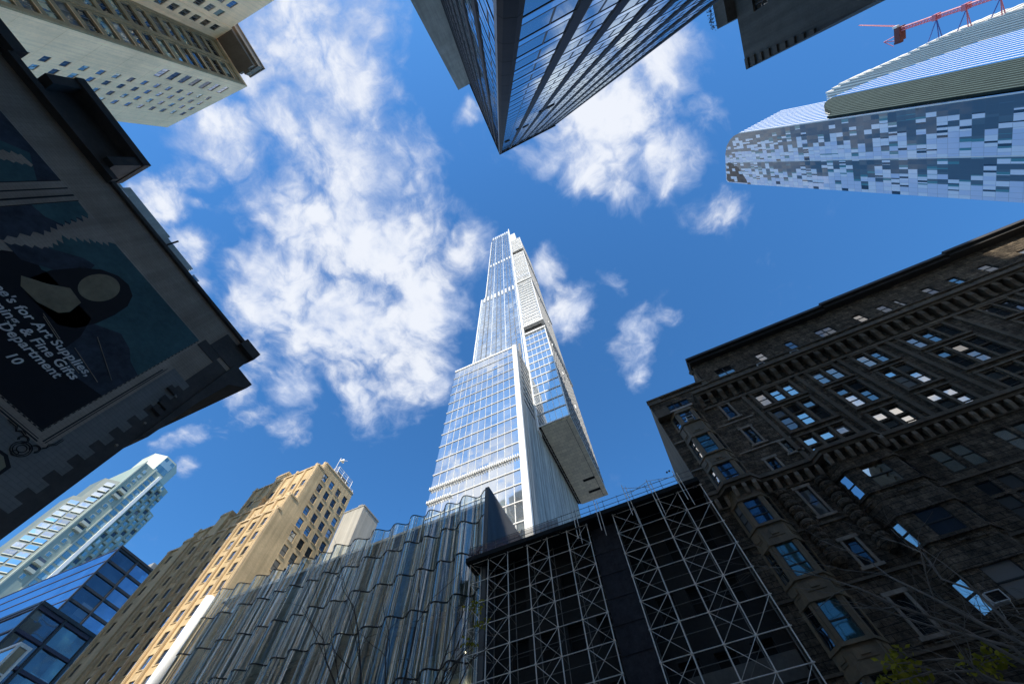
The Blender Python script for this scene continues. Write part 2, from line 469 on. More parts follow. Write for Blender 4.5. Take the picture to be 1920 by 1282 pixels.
g_tower = glass_mat('silver_blue_curtain_glass', (.30, .36, .43), .66, (1, 1, 1), (1.9, 5.05), .022, .05, .10, .03, (.46, .50, .54), .06, darkvar=.18)
g_shaft = glass_mat('clear_blue_curtain_glass', (.22, .31, .42), .64, (.93, .97, 1.0), (1.5, 4.2), .016, .05, .06, .02, (.40, .47, .52), .12)
g_black = glass_mat('blue_grey_office_glass', (.03, .05, .065), .52, (.80, .93, 1.0), (3.45, 3.6), .010, .03, .10, .02, (.20, .24, .26), .04)
g_spand = glass_mat('spandrel_glass', (.045, .07, .09), .45, (.80, .92, 1.0), (3.45, 3.6), .014, .03, .10, .05, (.15, .18, .2), .03)
g_dark = glass_mat('dark_window_glass', (.018, .02, .022), .07, (.85, .92, 1), None, .05, .06, .5, .02, (.10, .10, .095), .2)
g_mid = glass_mat('sky_lit_window_glass', (.03, .035, .04), .42, (.88, .94, 1), None, .05, .04, .5, .02, (.3, .3, .29), .12)
g_old = glass_mat('leaning_sash_glass', (.03, .035, .04), .28, (1, .90, .78), None, .14, .05, .5, .02, (.3, .3, .29), .1, lean=.13)
g_bright = glass_mat('bright_window_glass', (.10, .11, .11), .74, (1, .90, .76), None, .03, .03, .4, .02, (.5, .5, .48), .1, lean=.17)
g_teal = glass_mat('teal_window_glass', (.04, .10, .11), .18, (.8, .95, .9), None, .04, .04, .4, .03, (.12, .25, .27), .2)
g_blue = glass_mat('deep_blue_office_glass', (.02, .06, .16), .48, (.62, .80, 1.0), (3, 3), .02, .03, .08, .02, (.05, .1, .2), .05)
g_navy = glass_mat('navy_office_glass', (.012, .035, .075), .16, (.7, .85, 1.0), (3, 3), .03, .05, .15, .03, (.06, .1, .14), .15)
g_stripe = glass_mat('pale_blue_striped_glass', (.10, .19, .34), .5, (.88, .95, 1.0), (1.2, 4), .03, .05, .03, .05, (.45, .5, .55), .2)
g_sage = glass_mat('sage_window_glass', (.08, .13, .13), .35, (.85, 1, .97), (2.2, 3.3), .05, .05, .2, .03, (.35, .45, .43), .25)
# ------------------------------------------------------------------ setting
mb = MB(); mb.quad((-1500, -1500, -.01), (1500, -1500, -.01), (1500, 1500, -.01), (-1500, 1500, -.01))
tag(mb.build('ground', m_ground), kind='structure')
mb = MB(); mb.quad((-600, 7.5, 0.0), (600, 7.5, 0.0), (600, 28.3, 0.0), (-600, 28.3, 0.0))
tag(mb.build('road', m_road), kind='structure')
mb = MB()
for k in range(-40, 41):
    if abs(k) > 0: mb.quad((k * 9, 17.8, .004), (k * 9 + 3, 17.8, .004), (k * 9 + 3, 17.95, .004), (k * 9, 17.95, .004))
mb.quad((-600, 10.3, .004), (600, 10.3, .004), (600, 10.42, .004), (-600, 10.42, .004))
mb.quad((-600, 25.4, .004), (600, 25.4, .004), (600, 25.52, .004), (-600, 25.52, .004))
tag(mb.build('road_markings', m_paint), kind='structure')
mb = MB(); mb.box(-600, 600, -60, 7.5, -.3, .14); mb.box(-600, 600, 28.3, 60, -.3, .14)
tag(mb.build('pavement', m_pave), kind='structure')

# ------------------------------------------------------------------ tall glass tower with the overhanging wing
ct = thing('glass_skyscraper', 'very tall pale blue glass skyscraper with an overhanging side wing, rising at the centre', 'skyscraper', (-30, 75, 0))
bands = [52.0, 56.6, 61.0, 65.0, 68.9] + [73.6 + 5.07 * k for k in range(11)]
# lower block
mb = MB()
mb.quad((-42.3, 52.7, 0), (-20.4, 52.7, 0), (-20.4, 52.7, 124.6), (-42.3, 52.7, 124.6), 0)
mb.quad((-42.3, 52.7, 0), (-42.3, 95, 0), (-42.3, 95, 124.6), (-42.3, 52.7, 124.6), 0)
mb.quad((-42.3, 52.7, 124.6), (-19, 52.7, 124.6), (-19, 66, 124.6), (-42.3, 66, 124.6), 1)
cols = [-42.3 + 1.83 * k for k in range(1, 12)]
for x in cols: mb.box(x - .035, x + .035, 52.6, 52.7 - .003, 40, 124.4, 1)
for k in range(1, 9):
    mb.box(-42.38, -42.303, 52.7 + 1.9 * k - .04, 52.7 + 1.9 * k + .04, 40, 124.4, 1)
mb.build('lower_curtain_wall', [g_tower, m_whitepnl], ct)
for z in bands:
    mb = MB(); th = .11 if z < 100 else .08
    mb.box(-42.5, -20.4, 52.52, 52.695, z - th, z + th)
    mb.box(-42.5, -42.305, 52.7, 66, z - th, z + th)
    if abs(z - 68.9) < .1 or abs(z - 65.0) < .1:
        x = -42.3
        lim = -20.6 if abs(z - 68.9) < .1 else -36.5
        while x < lim:
            mb.box(x, x + .28, 52.05, 52.44, z - .32, z + .32); x += .55
    mb.build('floor_band', m_white, ct)
mb = MB()
mb.box(-20.4, -19.3, 52.35, 53.6, 0, 125.6)
mb.box(-19.29, -19.0, 52.55, 53.3, 0, 125.9)
mb.build('corner_pier', m_white, ct)
mb = MB(); mb.box(-42.6, -20.42, 52.5, 53.0, 124.3, 125.2); mb.build('roof_edge', m_white, ct)
# side wall with louvre slots
sl = []
for k in range(9):
    z = 93.5 + k * 3.35
    sl.append((55.2, 62.6, z, z + 1.25))
mb = MB()
facade(mb, 'E', -19.02, 53.6, 95, 0, 124.6, sl, .6)
mb.quad((-42.3, 95, 0), (-19.02, 95, 0), (-19.02, 95, 124.6), (-42.3, 95, 124.6))
for k in range(1, 24): mb.box(-19.02, -18.995, 53.6 + 1.75 * k - .015, 53.6 + 1.75 * k + .015, 0, 92)
mb.build('side_wall', m_conclt, ct)
for a, b, c, d in sl:
    mb = MB(); mb.quad((-19.55, a, c), (-19.55, b, c), (-19.55, b, d), (-19.55, a, d)); mb.build('louvre', m_black, ct)
# shaft
mb = MB()
mb.box(-43.3, -19.6, 64.2, 95, 60, 240, 0)
mb.box(-40.4, -19.6, 64.2, 92, 240.003, 466, 0)
mb.build('shaft_curtain_wall', g_shaft, ct)
for k in range(10):
    x = -42.2 + 2.42 * k
    mb = MB(); mb.box(x - .09, x + .09, 63.9, 64.2 - .003, 125, 240 if x < -40.5 else 466); mb.build('vertical_fin', m_white if k % 3 == 0 else m_sashg, ct)
mb = MB()
z = 125.5
while z < 464:
    mb.box(-43.35 if z < 239 else -40.45, -19.7, 64.12, 64.195, z - .06, z + .06); z += 4.2
mb.build('floor_lines', m_whitepnl, ct)
for zc, hh, dkm in ((146, 12, m_sashg), (236.5, 8, m_white), (325, 7, m_white), (459, 14, m_white)):
    for k in range(9):
        x = -41.0 + 2.42 * k
        if x < -40 and zc > 240: continue
        mb = MB(); mb.box(x - .42, x + .42, 63.82, 64.19, zc - hh / 2, zc + hh / 2); mb.build('louvre_panel', dkm, ct)
mb = MB(); mb.box(-43.5, -43.0, 63.9, 64.6, 120, 240.5); mb.box(-40.7, -40.2, 63.9, 64.6, 240.5, 444); mb.build('edge_fin', m_white, ct)
mb = MB(); mb.box(-19.6, -18.7, 63.4, 66, 90, 476); mb.build('corner_fin', m_white, ct)
mb = MB()
mb.profile([(-40.4, 466), (-19.6, 466), (-19.6, 475), (-40.4, 469)], 'y', 64.2, 66.2)
mb.build('crown_screen', g_shaft, ct)
# overhanging wing in four stages
segs = [(92, 157.5, -9.5, 95.5), (167, 235, -9.5, 95.5), (241, 323, -9.5, 95), (338, 393, -9.2, 93)]
for si, (z0, z1, xe, yb) in enumerate(segs):
    mb = MB()
    mb.box(-18.7, xe, 64.0, yb, z0, z1, 0)
    step = 5.1 if si == 0 else 4.2
    n = int((z1 - z0) / step)
    for k in range(n + 1):
        z = z0 + (z1 - z0) * k / n
        th = .28 if si else .2
        mb.box(-18.7, xe + .12, 63.78, 63.995, z - th, z + th, 1)
        if k < n and si == 0: mb.box(xe + .003, xe + .10, 64.0, yb, z - .12, z + .12, 1)
    for k in range(1, 5):
        x = -18.7 + (xe + 18.7) * k / 5
        mb.box(x - .045, x + .045, 63.88, 63.997, z0, z1, 1)
    for k in range(1, 16):
        y = 64 + (yb - 64) * k / 16
        mb.box(xe + .004, xe + .16, y - .07, y + .07, z0, z1, 2)
    if si:
        z = z0 + .8
        while z < z1 - 1.5:
            mb.box(-18.2, xe - .4, 63.35, 63.775, z, z + .95, 1); z += 4.2 if si == 1 else 3.3
    mb.box(xe - .12, xe + .22, 63.72, 64.0, z0, z1, 1)
    mb.build('wing_stage', [g_tower, m_white, m_sashg], ct)
for i in range(3):
    za, zb = segs[i][1], segs[i + 1][0]
    mb = MB(); mb.box(-18.6, -10.6, 65.2, 93, za, zb, 0); mb.box(-18.9, -9.0, 63.4, 96.3, za - .7, za + .55, 1); mb.box(-18.9, -9.1, 63.5, 95.8, zb - 1.1, zb - .02, 1)
    mb.build('plant_floor_band', [m_black, m_whitepnl], ct)
mb = MB(); mb.box(-18.7, -13.2, 64.3, 90, 393, 434); mb.build('upper_wing_stage', m_whitepnl, ct)
mb = MB()
mb.box(-18.0, -9.3, 64.3, 95.6, 91.5, 91.99, 0)
mb.box(-14.3, -10.7, 86.7, 87.6, 91.44, 91.497, 1); mb.box(-14.3, -10.6, 91.6, 92.5, 91.44, 91.497, 1)
mb.box(-10.75, -10.65, 64.5, 95.4, 91.46, 91.498, 1)
mb.build('soffit', [m_soffit, m_black], ct)
mb = MB(); mb.box(-18.95, -18.02, 64.3, 95.4, 91.7, 91.95, 0)  # black strip painted in for the shade of the gap
for k in range(24):
    y = 65 + k * 1.27; mb.bar((-18.7, y, 91.6), (-18.3 + .3 * rng.random(), y + rng.random(), 91.35), .09, 5, 1)
mb.bar((-18.5, 64.6, 91.5), (-18.5, 95, 91.5), .12, 6, 1)
mb.build('soffit_gap', [m_black, m_conc], ct)
for i, (y, z) in enumerate(((70, 150), (76, 135), (82, 120), (74, 225), (82, 205), (86, 300), (72, 310))):
    mb = MB(); mb.box(-9.49, -9.1, y, y + .5, z, z + 2.2); mb.build('wall_bracket', m_white, ct)

# ------------------------------------------------------------------ wavy glass shop
ws = thing('wavy_glass_shop', 'shop building with rippled clear glass front and a white pipe at one end', 'shop building', (-39, 33, 0))
def wave(x, lv):
    ph = (0, .2, .42, .12, .35, .05, .22)[lv % 7]
    return 32.75 + .42 * math.sin(x * 2 * PI / 2.75 + ph * .6 + .9 * math.sin(x * .31 + .2 * lv)) + .16 * math.sin(x * 2 * PI / 6.1 + 1.3 + ph)
def store_glass():
    m, t, out, pos = newmat('rippled_clear_glass')
    nrm = t.n('ShaderNodeNewGeometry').outputs['Normal']
    fr = t.n('ShaderNodeFresnel', {'IOR': 1.5}).outputs[0]
    s = t.v('MULTIPLY', pos, (3.0, 3.0, .02))
    d2 = t.v('SCALE', t.v('SUBTRACT', t.noise(s, 1.5, 5, .65).outputs['Color'], (.5, .5, .5)), s=.7)
    nn = t.v('NORMALIZE', t.v('ADD', nrm, d2))
    tr = t.n('ShaderNodeBsdfTransparent', {'Color': rgba((.86, .92, .88))})
    gl = t.n('ShaderNodeBsdfGlossy', {'Color': rgba((1, 1, .94)), 'Roughness': .07, 'Normal': nn})
    fac = t.m('ADD', t.m('MULTIPLY', fr, .75), .20, clamp=True)
    mx = t.n('ShaderNodeMixShader', {0: fac, 1: tr.outputs[0], 2: gl.outputs[0]})
    t.nt.links.new(mx.outputs[0], out.inputs[0])
    return m
g_store = store_glass()
m_joint_streak = mat('pale_joint_and_streak', (.80, .84, .82), .3, .1, 1, 4)
m_joint2 = mat('dull_glass_joint', (.22, .26, .27), .3, .1, 1, 4)
lv = [0.5, 5.6, 10.8, 16.0, 21.2, 26.9, 31.3, 35.5, 39.4]
for k in range(len(lv) - 1):
    mb = MB(); z0, z1 = lv[k], lv[k + 1]
    n = 300; xs = [-60.2 + 43.0 * i / n for i in range(n + 1)]
    i0 = len(mb.v)
    for x in xs: mb.v += [(x, wave(x, k), z0), (x, wave(x, k), z1)]
    for i in range(n):
        a = i0 + 2 * i; mb.f.append((a, a + 2, a + 3, a + 1)); mb.mi.append(0)
    x = -60.0; j = 0
    while x < -17.3:
        y = wave(x, k)
        w_ = (.024, .038, .018)[j % 3]; mb.box(x - w_, x + w_, y - .06, y + .04, z0, z1, 2 if j % 4 == 3 else 1)  # glass joints, plus extra pale strips imitating bright reflection streaks
        j += 1; x += (.95, .18, .62, .12, 1.1, .3, .8)[(j + k) % 7]
    o = mb.build('rippled_glass', [g_store, m_joint_streak, m_joint2], ws)
    for poly in o.data.polygons:
        if poly.material_index == 0: poly.use_smooth = True
    mb = MB(); mb.tube([(x, wave(x, k) - .03, z1) for x in xs], .075 if k < 7 else .06, 5); mb.build('floor_trim', m_steel, ws, smooth=True)
m_in1 = mat('shop_interior_wall', (.24, .27, .265), .8, .4, .25, 2)
m_in2 = mat('shop_interior_pale', (.62, .66, .60), .7, .2, .3, 2)
m_in3 = mat('shop_interior_dark', (.27, .265, .25), .8, .35, .3, 2)
for k in range(len(lv) - 1):
    mb = MB(); mb.box(-59.8, -17.6, 33.9 if k < 4 else 34.0, 45, lv[k + 1] - .55, lv[k + 1] - .1)
    mb.build('floor_slab', m_in2 if k < 4 else m_in3, ws)
mb = MB(); mb.quad((-59.8, 36.0, 0), (-17.6, 36.0, 0), (-17.6, 36.0, 26.5), (-59.8, 36.0, 26.5), 0)
mb.quad((-59.8, 33.98, 26.9), (-17.6, 33.98, 26.9), (-17.6, 33.98, 36.5), (-59.8, 33.98, 36.5), 1)
for i in range(16):
    x = -59 + i * 2.7; z = lv[rng.randrange(1, 5)]
    mb.box(x, x + rng.uniform(.8, 2.2), 34.6, 35.9, z, z + rng.uniform(2.0, 4.2), rng.choice((1, 2, 2)))
mb.build('interior_wall', [m_in3, m_in1, m_in2], ws)
for i in range(9):
    x = -57.5 + i * 4.9; mb = MB(); mb.tube([(x, 35.0, 0), (x, 35.0, 35)], .32, 10); mb.build('round_column', m_in2, ws, smooth=True)
mb = MB(); mb.tube([(-60.75, 32.75, 0), (-60.75, 32.75, 39.0)], .72, 20); mb.build('white_end_pipe', m_white, ws, smooth=True)
mb = MB()
mb.box(-17.5, -17.0, 32.3, 60, 0, 39.55)
for k in range(90): mb.box(-17.0, -16.955, 32.4 + k * .3, 32.4 + k * .3 + .1, 20, 39.4)
mb.box(-59.9, -17.6, 45, 60, 0, 35)
mb.build('end_wall', m_slate, ws)
mb = MB()
for i in range(30):
    x = -17.8 - i * 1.45; mb.bar((x, 34.4, 36.4), (x, 34.4, 38.4), .03, 5)
mb.bar((-60, 34.4, 38.4), (-17.6, 34.4, 38.4), .04, 5); mb.bar((-60, 34.4, 37.6), (-17.6, 34.4, 37.6), .03, 5)
mb.box(-59.8, -17.6, 34.0, 35.39, 36.503, 37.0)
mb.build('roof_railing', m_sashg, ws)
m_lamp = bpy.data.materials.new('lit_lamp'); m_lamp.use_nodes = True
_b = m_lamp.node_tree.nodes['Principled BSDF']; _b.inputs['Emission Color'].default_value = (1, .86, .6, 1); _b.inputs['Emission Strength'].default_value = 9
for (x, z) in ((-22.5, 18.6), (-23.0, 18.7), (-19.9, 20.1), (-24.4, 20.4), (-28.5, 20.3), (-31.0, 20.2), (-20.2, 23.0), (-35.5, 20.4)):
    mb = MB(); mb.tube([(x, 34.8, z), (x, 34.8, z + .05)], [.09, .12], 8); mb.build('ceiling_lamp', m_lamp, ws)

# ------------------------------------------------------------------ building behind the scaffold
nb = thing('netted_stone_building', 'low black building hidden behind the tube scaffold, beside the wavy glass shop', 'building', (-6, 35, 0))
ops = []
for z in (3.0, 8.6, 14.2, 20.0, 24.6):
    for k in range(8):
        x = -15.2 + 2.55 * k
        ops.append((x, x + 1.5, z, z + (3.4 if z < 20 else 2.2)))
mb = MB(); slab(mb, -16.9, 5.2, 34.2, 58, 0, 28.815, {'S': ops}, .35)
m_nbwall = mat('dark_stone_wall', (.030, .029, .027), .9, .3, .4, 4, .3, 12)  # near-black stone, one even colour
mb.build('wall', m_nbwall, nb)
for a, b, c, d in ops: add_window(nb, 'S', 34.2, (a + b) / 2, c + .01, b - a - .02, d - c - .02, m_sash, m_black, 1, .5, .07, .3)  # panes are plain black, without any reflection
m_nbband = mat('grey_stone_band', (.13, .125, .11), .85, .25, .6, 5)
for (a, b, z) in ((-2.2, 5.1, 15.0), (-16.4, -8.2, 12.8), (0.2, 5.1, 10.8)):
    mb = MB(); mb.box(a, b, 33.9, 34.19, z, z + 1.5)
    mb.build('stone_band', m_nbband, nb)
mb = MB(); mb.box(-5.9, -3.3, 32.3, 32.45, 0, 28.6)
for z in range(2, 28, 2): mb.box(-5.9, -3.3, 32.26, 32.297, z - .03, z + .03)
mb.build('netting_strip', mat('dark_weave_netting', (.035, .034, .04), .95, .35, 2.0, 12), nb)

# ------------------------------------------------------------------ scaffold
sc = thing('tube_scaffold', 'galvanised tube scaffold with crossed braces and a roof deck, wrapping the low black building', 'scaffold', (-6, 31.8, 0))
m_rear = mat('shaded_rear_tube', (.20, .19, .17), .6, .2, 2, 10)  # same tubes further back, their shade put into a darker colour
SX = [-16.35, -14.25, -12.15, -10.05, -8.0, -5.95, -3.3, -1.15, .95, 3.05, 5.15]
LZ = [.3] + [2.5 + 2.02 * k for k in range(14)]
ZT = 28.8
YF, YB = 31.5, 33.0
for x in SX:
    mb = MB(); mb.bar((x, YF, .14), (x, YF, ZT), .045, 7)
    for z in LZ:
        mb.box(x - .07, x + .07, YF - .07, YF + .07, z - .06, z + .06)
    up = mb.build('standard', m_galv, sc, smooth=False)
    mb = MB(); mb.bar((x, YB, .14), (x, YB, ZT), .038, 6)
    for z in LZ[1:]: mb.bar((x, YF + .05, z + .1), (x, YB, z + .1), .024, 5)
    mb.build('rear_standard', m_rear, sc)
for z in LZ:
    for (a, b) in ((-18.4, -5.9), (-3.35, 5.3)):
        mb = MB(); mb.bar((a, YF, z), (b, YF, z), .034, 6); mb.build('ledger', m_galv, sc, smooth=True)
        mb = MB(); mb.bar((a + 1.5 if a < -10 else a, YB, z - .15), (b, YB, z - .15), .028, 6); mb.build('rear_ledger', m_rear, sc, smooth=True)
nbz = 0
for i in range(len(SX) - 1):
    if i == 5: continue
    x0, x1 = SX[i], SX[i + 1]
    for j in range(len(LZ) - 1):
        z0, z1 = LZ[j], LZ[j + 1]
        mb = MB()
        if i in (0, 2, 4, 6, 8):
            mb.bar((x0, YF - .03, z0), (x1, YF - .03, z1), .022, 5); mb.bar((x0, YF + .02, z1), (x1, YF + .02, z0), .022, 5)
        elif i == 9 and j % 2 == 0:
            mb.bar((x0, YF, z0), (x1, YF, z1), .024, 5)
        if mb.v: mb.build('cross_brace', m_galv, sc, smooth=True)
        if i % 2 == 0 and j % 2:
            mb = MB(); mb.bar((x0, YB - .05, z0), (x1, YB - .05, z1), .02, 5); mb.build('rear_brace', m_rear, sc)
# side return on the left end
mb = MB()
for z in LZ: mb.bar((-18.3, YF, z), (-16.6, YB + .4, z), .026, 5)
for j in range(len(LZ) - 1): mb.bar((-18.3, YF, LZ[j + 1]), (-16.6, YB + .2, LZ[j]), .022, 5)
mb.bar((-18.3, YF, .14), (-18.3, YF, ZT), .04, 6); mb.bar((-17.5, 32.2, .14), (-17.5, 32.2, ZT), .036, 6)
mb.build('end_frame', m_galv, sc, smooth=True)
mb = MB(); mb.box(-18.7, 5.2, 31.2, 34.4, 28.82, 29.1); mb.box(-18.7, 5.2, 31.1, 31.19, 28.9, 29.35)
for k in range(13): mb.box(-18.2 + k * 1.9, -18.08 + k * 1.9, 31.25, 34.3, 28.64, 28.815)
mb.build('roof_deck', m_black, sc)
mb = MB()
for z in (29.75, 30.35): mb.bar((-18.6, 31.15, z), (5.2, 31.15, z), .028, 6)
x = -18.3
while x < 5.2:
    mb.bar((x, 31.15, 29.1), (x, 31.15, 30.5), .026, 5); x += 1.45
mb.build('guard_rail', m_sashg, sc)
mb = MB()
for (x, zt) in ((-1.5, 31.3), (.9, 30.9), (3.5, 30.8), (-4.6, 30.9), (-6.9, 30.6)):
    mb.bar((x, 31.0, 28.0 - 2.0 * rng.random()), (x, 31.0, zt), .035, 6); mb.bar((x + .28, 31.05, 26.6), (x + .28, 31.05, zt - .3), .03, 6)
mb.bar((-1.5, 31.05, 30.9), (.9, 31.05, 30.0), .022, 5); mb.bar((-1.5, 31.05, 29.9), (.9, 31.05, 30.7), .022, 5)
mb.bar((.9, 31.0, 30.7), (3.5, 31.0, 30.1), .022, 5)
mb.build('ladder_tubes', m_galv, sc)
m_net = bpy.data.materials.new('dusty_mesh_net'); m_net.use_nodes = True
_t = NT(m_net.node_tree); m_net.node_tree.nodes.clear()
_o = _t.n('ShaderNodeOutputMaterial'); _mx = _t.n('ShaderNodeMixShader', {0: .62, 1: _t.n('ShaderNodeBsdfTransparent').outputs[0], 2: _t.n('ShaderNodeBsdfDiffuse', {'Color': rgba((.17, .12, .14))}).outputs[0]})
m_net.node_tree.links.new(_mx.outputs[0], _o.inputs[0])
mb = MB(); mb.quad((-18.5, 31.2, 29.2), (-8.6, 31.2, 29.2), (-8.6, 31.2, 30.3), (-18.5, 31.2, 30.3)); mb.build('rail_net', m_net, sc)
for (x, z) in ((-6.9, 28.3), (-6.6, 28.3), (4.4, 28.3), (4.65, 28.3), (3.0, 30.9), (3.25, 30.95)):
    mb = MB(); mb.tube([(x, 31.05, z), (x, 30.9, z - .1)], [.07, .1], 8); mb.build('work_lamp', m_sashg, sc)
# ------------------------------------------------------------------ rough stone apartment house
ob = thing('stone_apartment_house', 'big dark rough stone apartment house with bracketed cornices, right of the scaffold', 'apartment house', (30, 33, 0))
YO = 33.0
groups = [[16.1, 17.6, 19.05], [22.3, 23.75], [26.95, 28.35], [31.9, 33.45, 35.0], [39.7, 41.2], [44.6, 46.1], [49.2, 50.7, 52.2], [56, 57.5]]
win = []      # x, z, w, h, nx, rail, style
def glassy(x, z):
    r = rng.random()
    if z > 40: return g_old if r < .5 else g_dark
    if 14 < x < 30 and z > 28:
        return g_bright if r < .52 else (g_old if r < .8 else g_dark)
    if 30 <= x < 37: return g_old if r < .5 else g_dark
    if 20 < x < 40 and 23 < z < 26: return g_bright
    return g_mid if r < .12 else g_dark
for g in groups:
    for x in g:
        win.append((x, 36.75, 1.0, 1.95, 1, .5))
        win.append((x, 34.45, 1.0, 1.05, 1, 0)); win.append((x, 32.5, 1.0, 1.75, 1, .5))
        win.append((x, 30.15, 1.0, 1.0, 1, 0)); win.append((x, 28.42, 1.0, 1.5, 1, .5))
for g in groups[1:]:
    for x in g:
        if x > 45: continue
        win.append((x, 23.65, 1.05, 2.15, 1, .5))
        win.append((x, 21.3, 1.05, 1.1, 1, 0)); win.append((x, 19.25, 1.05, 1.85, 1, .5))
        win.append((x, 17.1, 1.05, 1.0, 1, 0)); win.append((x, 15.0, 1.05, 1.9, 1, .5))
for x, w, n in ((15.65, 2.1, 2), (20.25, .95, 1), (23.95, .95, 1), (28.1, 1.9, 2), (32.2, .95, 1), (34.95, 1.0, 1), (36.7, .5, 1), (40.1, 1.0, 1), (43.0, 1.0, 1), (46.4, 1.2, 1), (50.8, 1.3, 1), (54.5, 1.2, 1)):
    win.append((x, 44.15, w, 1.65, n, .5))
for x in (19.0, 22.9, 27.2, 28.6, 31.5, 32.8, 35.0, 40.4, 42.8, 46.3, 50.6):
    win.append((x, 42.25, .95, 1.2, 1, .5))
singles = [(12.4, 36.75, .85, 2.15), (12.45, 32.4, .85, 2.15), (12.4, 23.7, .85, 2.5), (12.3, 19.45, .85, 1.8), (12.1, 15.1, .9, 2.15), (12.1, 28.75, .8, 1.3), (14.35, 30.1, .75, 1.35), (11.4, 40.9, .75, .9)]
for s_ in singles: win.append((s_[0], s_[1], s_[2], s_[3], 1, .5))
win.append((8.3, 40.9, 2.6, 1.6, 3, .5))
ops = [(x - w / 2, x + w / 2, z, z + h) for (x, z, w, h, n, r) in win]
mb = MB()
facade(mb, 'S', YO, 5.3, 82, 0, 43.9, ops, .22)
facade(mb, 'S', YO + .15, 12.9, 82, 43.9, 48.9, ops, .22)
mb.quad((5.3, YO, 43.9), (82, YO, 43.9), (82, YO + 20, 43.9), (5.3, YO + 20, 43.9))
mb.quad((5.3, YO, 0), (5.3, 60, 0), (5.3, 60, 43.9), (5.3, YO, 43.9)); mb.quad((12.9, YO + .15, 43.9), (12.9, 60, 43.9), (12.9, 60, 48.9), (12.9, YO + .15, 48.9))
mb.quad((82, YO, 0), (82, 60, 0), (82, 60, 48.9), (82, YO, 48.9)); mb.quad((5.3, 60, 0), (82, 60, 0), (82, 60, 48.9), (5.3, 60, 48.9))
mb.build('wall', m_rust, ob)
mb = MB(); mb.quad((5.27, YO, 0), (5.27, 60, 0), (5.27, 60, 43.9), (5.27, YO, 43.9)); mb.build('side_wall', mat('brown_party_wall', (.20, .165, .12), .9, .2, .25, 4, .3, 10, streak=.3), ob)
for (x, z, w, h, n, r) in win:
    p = YO if z < 43.9 else YO + .15
    add_window(ob, 'S', p, x, z + .012, w - .024, h - .024, m_sash, glassy(x, z), n, r, .055, .1)
# pale or dark surrounds, pilasters, string courses
for (x, z, w, h) in singles:
    mb = MB(); q = .2
    mb.box(x - w / 2 - q, x - w / 2, YO - .09, YO - .003, z - .1, z + h + .1); mb.box(x + w / 2, x + w / 2 + q, YO - .09, YO - .003, z - .1, z + h + .1)
    mb.box(x - w / 2 - q - .1, x + w / 2 + q + .1, YO - .11, YO - .003, z + h + .101, z + h + .36); mb.box(x - w / 2 - q - .15, x + w / 2 + q + .15, YO - .14, YO - .003, z - .32, z - .101)
    mb.build('window_surround', m_trim, ob)
for g in groups:
    for (za, zb) in ((27.9, 31.35), (32.2, 35.7), (36.45, 38.95)):
        mb = MB(); a, b = g[0] - .68, g[-1] + .68
        for xx in [a] + [(g[i] + g[i + 1]) / 2 for i in range(len(g) - 1)] + [b]:
            wd = .13 if a < xx < b else .16
            mb.box(xx - wd, xx + wd, YO - .10, YO - .003, za, zb)
        mb.box(a - .2, b + .2, YO - .16, YO - .003, za - .22, za - .003); mb.box(a - .2, b + .2, YO - .14, YO - .003, zb + .003, zb + .2)
        mb.build('window_surround', m_smooth, ob)
for x in (14.7, 20.6, 25.2, 30.2, 37.0, 42.9, 47.6, 54.0):
    mb = MB(); mb.box(x - .2, x + .2, YO - .14, YO - .003, 28.5, 39.3); mb.build('pilaster', m_smooth, ob)
for z in (31.7, 35.95):
    mb = MB(); mb.box(10.2, 14.0, YO - .07, YO - .003, z, z + .16); mb.box(5.32, 6.5, YO - .07, YO - .003, z, z + .16); mb.build('string_course', m_trim, ob)
for z in (26.7, 22.9, 18.6, 14.3):
    mb = MB(); mb.box(5.32, 60, YO - .10, YO - .004, z, z + .17); mb.build('string_course', m_smooth, ob)
for z in (41.95, 43.6):
    mb = MB(); mb.box(12.9, 80, YO - .13, YO - .004, z, z + .14); mb.build('string_course', m_smooth, ob)
# upper cornice with brackets
mb = MB()
mb.box(10.2, 80, YO - 1.0, YO - .003, 41.55, 42.05); mb.box(10.3, 80, YO - .78, YO - .003, 41.2, 41.547)
mb.box(10.3, 80, YO - .18, YO - .003, 39.15, 39.5)
mb.box(5.2, 6.9, YO - .8, YO - .003, 40.0, 41.3)
mb.build('upper_cornice', m_smooth, ob)
mb0 = None
def copy_part(o, loc):
    c = copy_tree(o, o.parent); c.location = loc; return c
mb = MB(); mb.profile([(YO - .004, 39.55), (YO - .28, 39.6), (YO - .42, 40.1), (YO - .72, 40.6), (YO - .74, 41.19), (YO - .004, 41.19)], 'x', 10.35, 10.82)
br = mb.build('bracket', m_smooth, ob); b0 = br.location.copy()
for k in range(1, 40): copy_part(br, b0 + Vector((1.24 * k, 0, 0)))
# middle cornice
mb = MB()
def midline():
    return [(5.2, .75), (6.2, .75), (6.9, 1.55), (9.3, 1.55), (10.0, .75), (14.4, .75), (15.2, 1.6), (19.6, 1.6), (20.5, .75), (80, .75)]
ml = midline()
for (z0, z1, off) in ((27.95, 28.3, 0.0), (27.65, 27.947, -.18)):
    pts = [(x, YO - d - off) for x, d in ml]
    mb.prism([(5.2, YO - .003)][::-1] + [(x, y) for x, y in pts] + [(80, YO - .003)], z0, z1)
mb.build('middle_cornice', m_smooth, ob)
mb = MB(); mb.profile([(YO - .004, 26.75), (YO - .2, 26.8), (YO - .5, 27.3), (YO - .52, 27.64), (YO - .004, 27.64)], 'x', 5.6, 5.92)
br = mb.build('small_bracket', m_trim, ob); b0 = br.location.copy()
for k in range(1, 46):
    x = .88 * k
    d = 0
    if 6.6 < x + 5.7 < 9.6: d = -.82
    if 14.9 < x + 5.7 < 20.0: d = -.86
    copy_part(br, b0 + Vector((x, d, 0)))
